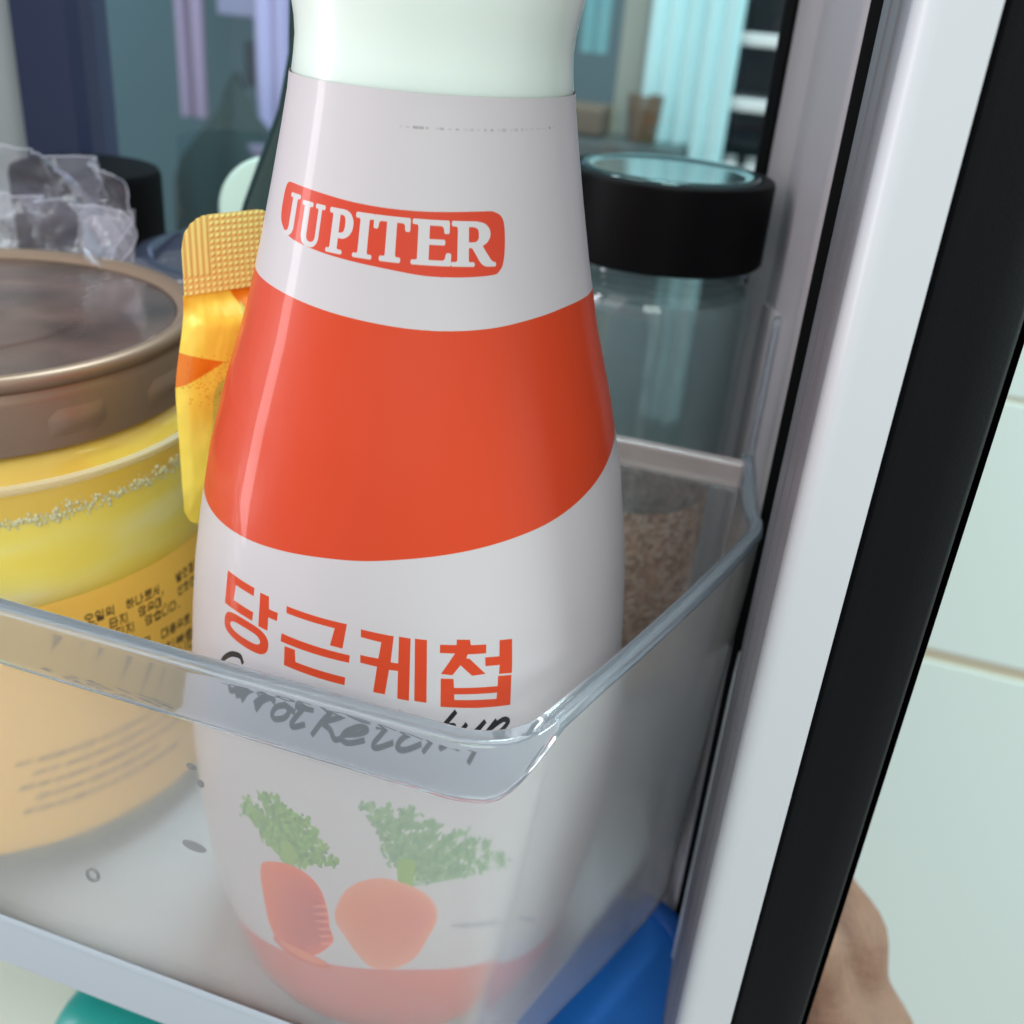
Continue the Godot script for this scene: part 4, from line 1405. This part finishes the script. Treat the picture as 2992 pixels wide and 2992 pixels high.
func build_grain_jar():
	var o := thing("grain_jar", "clear glass jar of brown grains with a black glass-topped lid", "jar", Vector3(0.0160, 0, -0.1000))
	var R := 0.0229
	var m := mb()
	lathe(m, [Vector2(0, 0.0), Vector2(R - 0.002, 0.0), Vector2(R, 0.002), Vector2(R, 0.1000), Vector2(R - 0.0004, 0.1030), Vector2(R - 0.0020, 0.1056), Vector2(R - 0.0034, 0.1066), Vector2(R - 0.0030, 0.1076), Vector2(R - 0.0022, 0.1084), Vector2(R - 0.0030, 0.1094), Vector2(R - 0.0036, 0.1120)], 128, Vector3.ZERO, 60.0)
	put(m, "glass", pane(rgb(150, 186, 190, 0.13), 0.06), o, false)
	m = mb()
	lathe(m, [Vector2(R - 0.0016, 0.0545), Vector2(R - 0.0016, 0.1000), Vector2(R - 0.0026, 0.1034)], 128)
	put(m, "dusty_film", pane(rgb(128, 150, 155, 0.48), 0.2), o, false)
	# grains: a core with many small flakes pressed against the glass
	var g := thing("brown_grains", "brown grains filling the lower half of the glass jar", "grains", Vector3(0.0160, 0, -0.1000))
	m = mb()
	lathe(m, [Vector2(0, 0.0036), Vector2(R - 0.0034, 0.0038), Vector2(R - 0.0028, 0.006), Vector2(R - 0.0028, 0.0520), Vector2(R - 0.0050, 0.0530), Vector2(0, 0.0535)], 64)
	put(m, "core", plain(rgb(210, 164, 136), 0.9), g)
	var cols := [rgb(226, 184, 154), rgb(244, 210, 184), rgb(188, 146, 118), rgb(250, 230, 212)]
	for k in 4:
		var mm := MultiMesh.new()
		mm.transform_format = MultiMesh.TRANSFORM_3D
		var b := BoxMesh.new()
		b.size = Vector3(0.0019, 0.0005, 0.0007)
		b.material = plain(cols[k], 0.8)
		mm.mesh = b
		mm.instance_count = 1500
		for j in mm.instance_count:
			var t := rng.randf() * TAU
			var top := rng.randf() < 0.08
			var r: float = (R - 0.0028) * sqrt(rng.randf()) if top else R - 0.0026 - 0.0003 * rng.randf()
			var y: float = 0.0533 + 0.0004 * rng.randf() if top else 0.005 + 0.0490 * rng.randf()
			var bs := Basis(Vector3.UP, t) * Basis(Vector3(0, 0, 1), rng.randfn(0.5, 0.9)) * Basis(Vector3(1, 0, 0), rng.randf() * 0.6)
			mm.set_instance_transform(j, Transform3D(bs.scaled(Vector3.ONE * (0.7 + 0.6 * rng.randf())), Vector3(r * sin(t), y, r * cos(t))))
		var mi := MultiMeshInstance3D.new()
		mi.name = "flakes"
		mi.multimesh = mm
		mi.set_meta("kind", "stuff")
		g.add_child(mi, true)
	# lid
	m = mb()
	var L := 0.0232
	lathe(m, [Vector2(L - 0.002, 0.1108), Vector2(L - 0.0006, 0.1108), Vector2(L, 0.1114), Vector2(L, 0.1280), Vector2(L - 0.0003, 0.1287), Vector2(L - 0.0010, 0.1290), Vector2(L - 0.0026, 0.1290), Vector2(L - 0.0030, 0.1286), Vector2(L - 0.0030, 0.1270), Vector2(0, 0.1270), Vector2(0, 0.112), Vector2(L - 0.002, 0.112)], 128)
	put(m, "lid", plain(rgb(5, 5, 7), 0.5, 0.0, 0.25), o)
	m = mb()
	lathe(m, [Vector2(0, 0.1272), Vector2(L - 0.0032, 0.1272), Vector2(L - 0.0032, 0.1290), Vector2(L - 0.0040, 0.1296), Vector2(L - 0.0056, 0.1292), Vector2(L - 0.0072, 0.1288), Vector2(0, 0.1287)], 128, Vector3.ZERO, 60.0)
	put(m, "lid_glass", plain(rgb(62, 92, 94), 0.1, 0.55, 0.9), o)

# ------------------------------------------------------------------ shelf below

func build_lower_shelf():
	var m := mb()
	# teal box lid
	var o := thing("teal_container", "teal plastic container lid on the shelf under the bin", "container", Vector3(-0.020, -0.085, -0.012))
	rbox(m, Vector3(0, 0.022, 0), Vector3(0.118, 0.026, 0.070), 0.011)
	put(m, "lid", plain(rgb(32, 150, 142), 0.32), o)
	m = mb()
	rbox(m, Vector3(0, 0.006, 0), Vector3(0.122, 0.006, 0.074), 0.0028)
	put(m, "lid_rim", plain(rgb(40, 158, 150), 0.32), o)
	m = mb()
	rbox(m, Vector3(0, -0.045, 0), Vector3(0.108, 0.094, 0.062), 0.010)
	put(m, "tub", plain(rgb(206, 226, 222), 0.3), o)
	# green jar with a white lid, lower left corner
	o = thing("green_jar", "jar of green contents with white lid, lower left corner", "jar", Vector3(-0.118, -0.16, 0.0))
	m = mb()
	lathe(m, [Vector2(0, 0), Vector2(0.040, 0), Vector2(0.042, 0.003), Vector2(0.042, 0.074), Vector2(0.0405, 0.078), Vector2(0, 0.078)], 96)
	put(m, "contents", plain(rgb(128, 156, 88), 0.5), o)
	m = mb()
	lathe(m, [Vector2(0, 0.0782), Vector2(0.0425, 0.0782), Vector2(0.0432, 0.0790), Vector2(0.0432, 0.0850), Vector2(0.0420, 0.0862), Vector2(0.0395, 0.0866), Vector2(0.0385, 0.0876), Vector2(0.0330, 0.0882), Vector2(0.0318, 0.0872), Vector2(0, 0.0872)], 96, Vector3.ZERO, 60.0)
	put(m, "lid", plain(rgb(228, 232, 218), 0.4), o)
	# blue tub, lower right
	o = thing("blue_tub", "blue plastic tub with rounded edge below the bin's right corner", "tub", Vector3(0.0, -0.12, 0))
	m = mb()
	var p := PackedVector2Array()
	for k in 13:
		var t := PI / 2 * k / 12
		p.append(Vector2(0.0420 + 0.0150 * sin(t), -0.030 - 0.0150 * cos(t)))
	p.append_array(PackedVector2Array([Vector2(0.0585, -0.012), Vector2(0.0588, 0.008), Vector2(0.055, 0.014), Vector2(0.030, 0.016), Vector2(0.010, 0.010), Vector2(0.010, -0.045)]))
	column(m, p, 0.0, 0.091, 40.0)
	put(m, "tub", plain(rgb(30, 108, 196), 0.4), o)
	m = mb()
	var rim := func(_k: int) -> PackedVector2Array:
		return PackedVector2Array([Vector2(0.0012, 0.0860), Vector2(0.0022, 0.0868), Vector2(0.0022, 0.0922), Vector2(0.0012, 0.0932), Vector2(-0.0020, 0.0932), Vector2(-0.0030, 0.0915), Vector2(-0.0030, 0.0860)])
	var rp := p.slice(0, 15)
	rp.reverse()
	sweep(m, rp, rim, false, true, 70.0)
	put(m, "rim", plain(rgb(22, 84, 164), 0.35), o)

# ------------------------------------------------------------------ hand behind the door's edge

func build_hand():
	# joints of a right hand that grips the door edge from outside: back of the hand to the right, fingers folded behind the edge
	var bones := []
	var add := func(a: Vector3, b: Vector3, ra: float, rb: float): bones.append([a, b, ra, rb])
	var wrist := Vector3(0.112, -0.105, -0.050)
	var palm := Vector3(0.104, -0.052, -0.052)
	add.call(Vector3(0.125, -0.20, -0.045), wrist, 0.030, 0.025)
	add.call(wrist, palm, 0.024, 0.0215)
	var knuckle := [Vector3(0.0985, -0.024, -0.062), Vector3(0.1015, -0.044, -0.068), Vector3(0.1035, -0.064, -0.068), Vector3(0.1050, -0.082, -0.064)]
	var length := [1.0, 1.1, 1.04, 0.84]
	for k in 4:
		add.call(palm.lerp(wrist, 0.25 * k), knuckle[k], 0.015, 0.0112)
		var l: float = length[k]
		var j1: Vector3 = knuckle[k] + Vector3(-0.010 * l, 0.001, -0.024 * l)
		var j2: Vector3 = j1 + Vector3(-0.012 * l, 0.0, 0.010 * l)
		var j3: Vector3 = j2 + Vector3(-0.001 * l, 0.0, 0.016 * l)
		add.call(knuckle[k], j1, 0.0105, 0.0092)
		add.call(j1, j2, 0.0090, 0.0082)
		add.call(j2, j3, 0.0080, 0.0068)
	# thumb: leaves the palm's side near its base and lies up along the door's edge
	var t0 := Vector3(0.100, -0.070, -0.044)
	var t1 := Vector3(0.0955, -0.036, -0.0415)
	var t2 := Vector3(0.0875, -0.0140, -0.0440)
	var t3 := Vector3(0.0800, 0.0000, -0.0480)
	add.call(wrist.lerp(palm, 0.4), t0, 0.018, 0.0155)
	add.call(t0, t1, 0.0150, 0.0118)
	add.call(t1, t2, 0.0112, 0.0098)
	add.call(t2, t3, 0.0095, 0.0075)
	var m := skin(bones, 0.0022, 0.006)
	var mat := plain(Color.WHITE, 0.68)
	mat.albedo_texture = ramp_tex(31, 0.02, [rgb(100, 68, 52), rgb(112, 80, 62), rgb(120, 86, 68)], 4)
	mat.uv1_triplanar = true
	mat.uv1_scale = Vector3.ONE * 14.0
	mat.normal_enabled = true
	mat.normal_texture = noise_tex(33, 0.06, 512, 512, 4, true, 5.0)
	mat.normal_scale = 0.35
	mat.subsurf_scatter_enabled = true
	mat.subsurf_scatter_strength = 0.15
	var o := put(m, "person", mat)
	o.position = Vector3(-0.0085, -0.0145, 0.0)
	tag(o, "hand of a person gripping the door's outer edge, lower right", "person")

# surface nets over a smooth union of tapered capsules
func skin(bones: Array, cell: float, blend: float) -> Dictionary:
	var lo := Vector3.ONE * 1e9
	var hi := -lo
	for b in bones:
		var r: float = maxf(b[2], b[3]) + 3 * cell
		lo = lo.min(b[0] - Vector3.ONE * r).min(b[1] - Vector3.ONE * r)
		hi = hi.max(b[0] + Vector3.ONE * r).max(b[1] + Vector3.ONE * r)
	var n := Vector3i(((hi - lo) / cell).ceil()) + Vector3i.ONE
	var f := PackedFloat32Array()
	f.resize(n.x * n.y * n.z)
	f.fill(1.0)
	for b in bones:
		var a: Vector3 = b[0]
		var ab: Vector3 = b[1] - a
		var l2 := ab.length_squared()
		var r: float = maxf(b[2], b[3]) + blend * 2 + cell * 2
		var i0 := Vector3i(((a.min(b[1]) - Vector3.ONE * r - lo) / cell).floor()).clamp(Vector3i.ZERO, n - Vector3i.ONE)
		var i1 := Vector3i(((a.max(b[1]) + Vector3.ONE * r - lo) / cell).ceil()).clamp(Vector3i.ZERO, n - Vector3i.ONE)
		for z in range(i0.z, i1.z + 1):
			for y in range(i0.y, i1.y + 1):
				for x in range(i0.x, i1.x + 1):
					var p := lo + Vector3(x, y, z) * cell - a
					var t := clampf(p.dot(ab) / l2, 0, 1)
					var d: float = (p - ab * t).length() - lerpf(b[2], b[3], t)
					var k := (z * n.y + y) * n.x + x
					var e := f[k]
					var h := maxf(blend - absf(d - e), 0.0) / blend
					f[k] = minf(d, e) - h * h * blend * 0.25
	var m := mb()
	var at := {}
	var corner := [Vector3i(0, 0, 0), Vector3i(1, 0, 0), Vector3i(0, 1, 0), Vector3i(1, 1, 0), Vector3i(0, 0, 1), Vector3i(1, 0, 1), Vector3i(0, 1, 1), Vector3i(1, 1, 1)]
	var edge := [[0, 1], [2, 3], [4, 5], [6, 7], [0, 2], [1, 3], [4, 6], [5, 7], [0, 4], [1, 5], [2, 6], [3, 7]]
	for z in n.z - 1:
		for y in n.y - 1:
			for x in n.x - 1:
				var v := PackedFloat32Array()
				var inside := 0
				for c in corner:
					var q := f[((z + c.z) * n.y + y + c.y) * n.x + x + c.x]
					v.append(q)
					if q < 0: inside += 1
				if inside == 0 or inside == 8: continue
				var s := Vector3.ZERO
				var cnt := 0
				for e in edge:
					var a := v[e[0]]
					var b := v[e[1]]
					if (a < 0) != (b < 0):
						s += Vector3(corner[e[0]]).lerp(Vector3(corner[e[1]]), a / (a - b))
						cnt += 1
				at[(z * n.y + y) * n.x + x] = m.v.size()
				m.v.append(lo + (Vector3(x, y, z) + s / cnt) * cell)
				m.uv.append(Vector2.ZERO)
	var step := [1, n.x, n.x * n.y]
	for key in at:
		for ax in 3:
			var e0 := f[key]
			var e1 := f[key + step[ax]]
			if (e0 < 0) == (e1 < 0): continue
			var u: int = step[(ax + 1) % 3]
			var w: int = step[(ax + 2) % 3]
			if at.has(key - u) and at.has(key - w) and at.has(key - u - w):
				var q := [at[key], at[key - u], at[key - u - w], at[key - w]]
				m.i.append_array(PackedInt32Array([q[0], q[1], q[2], q[0], q[2], q[3]]))
	return m
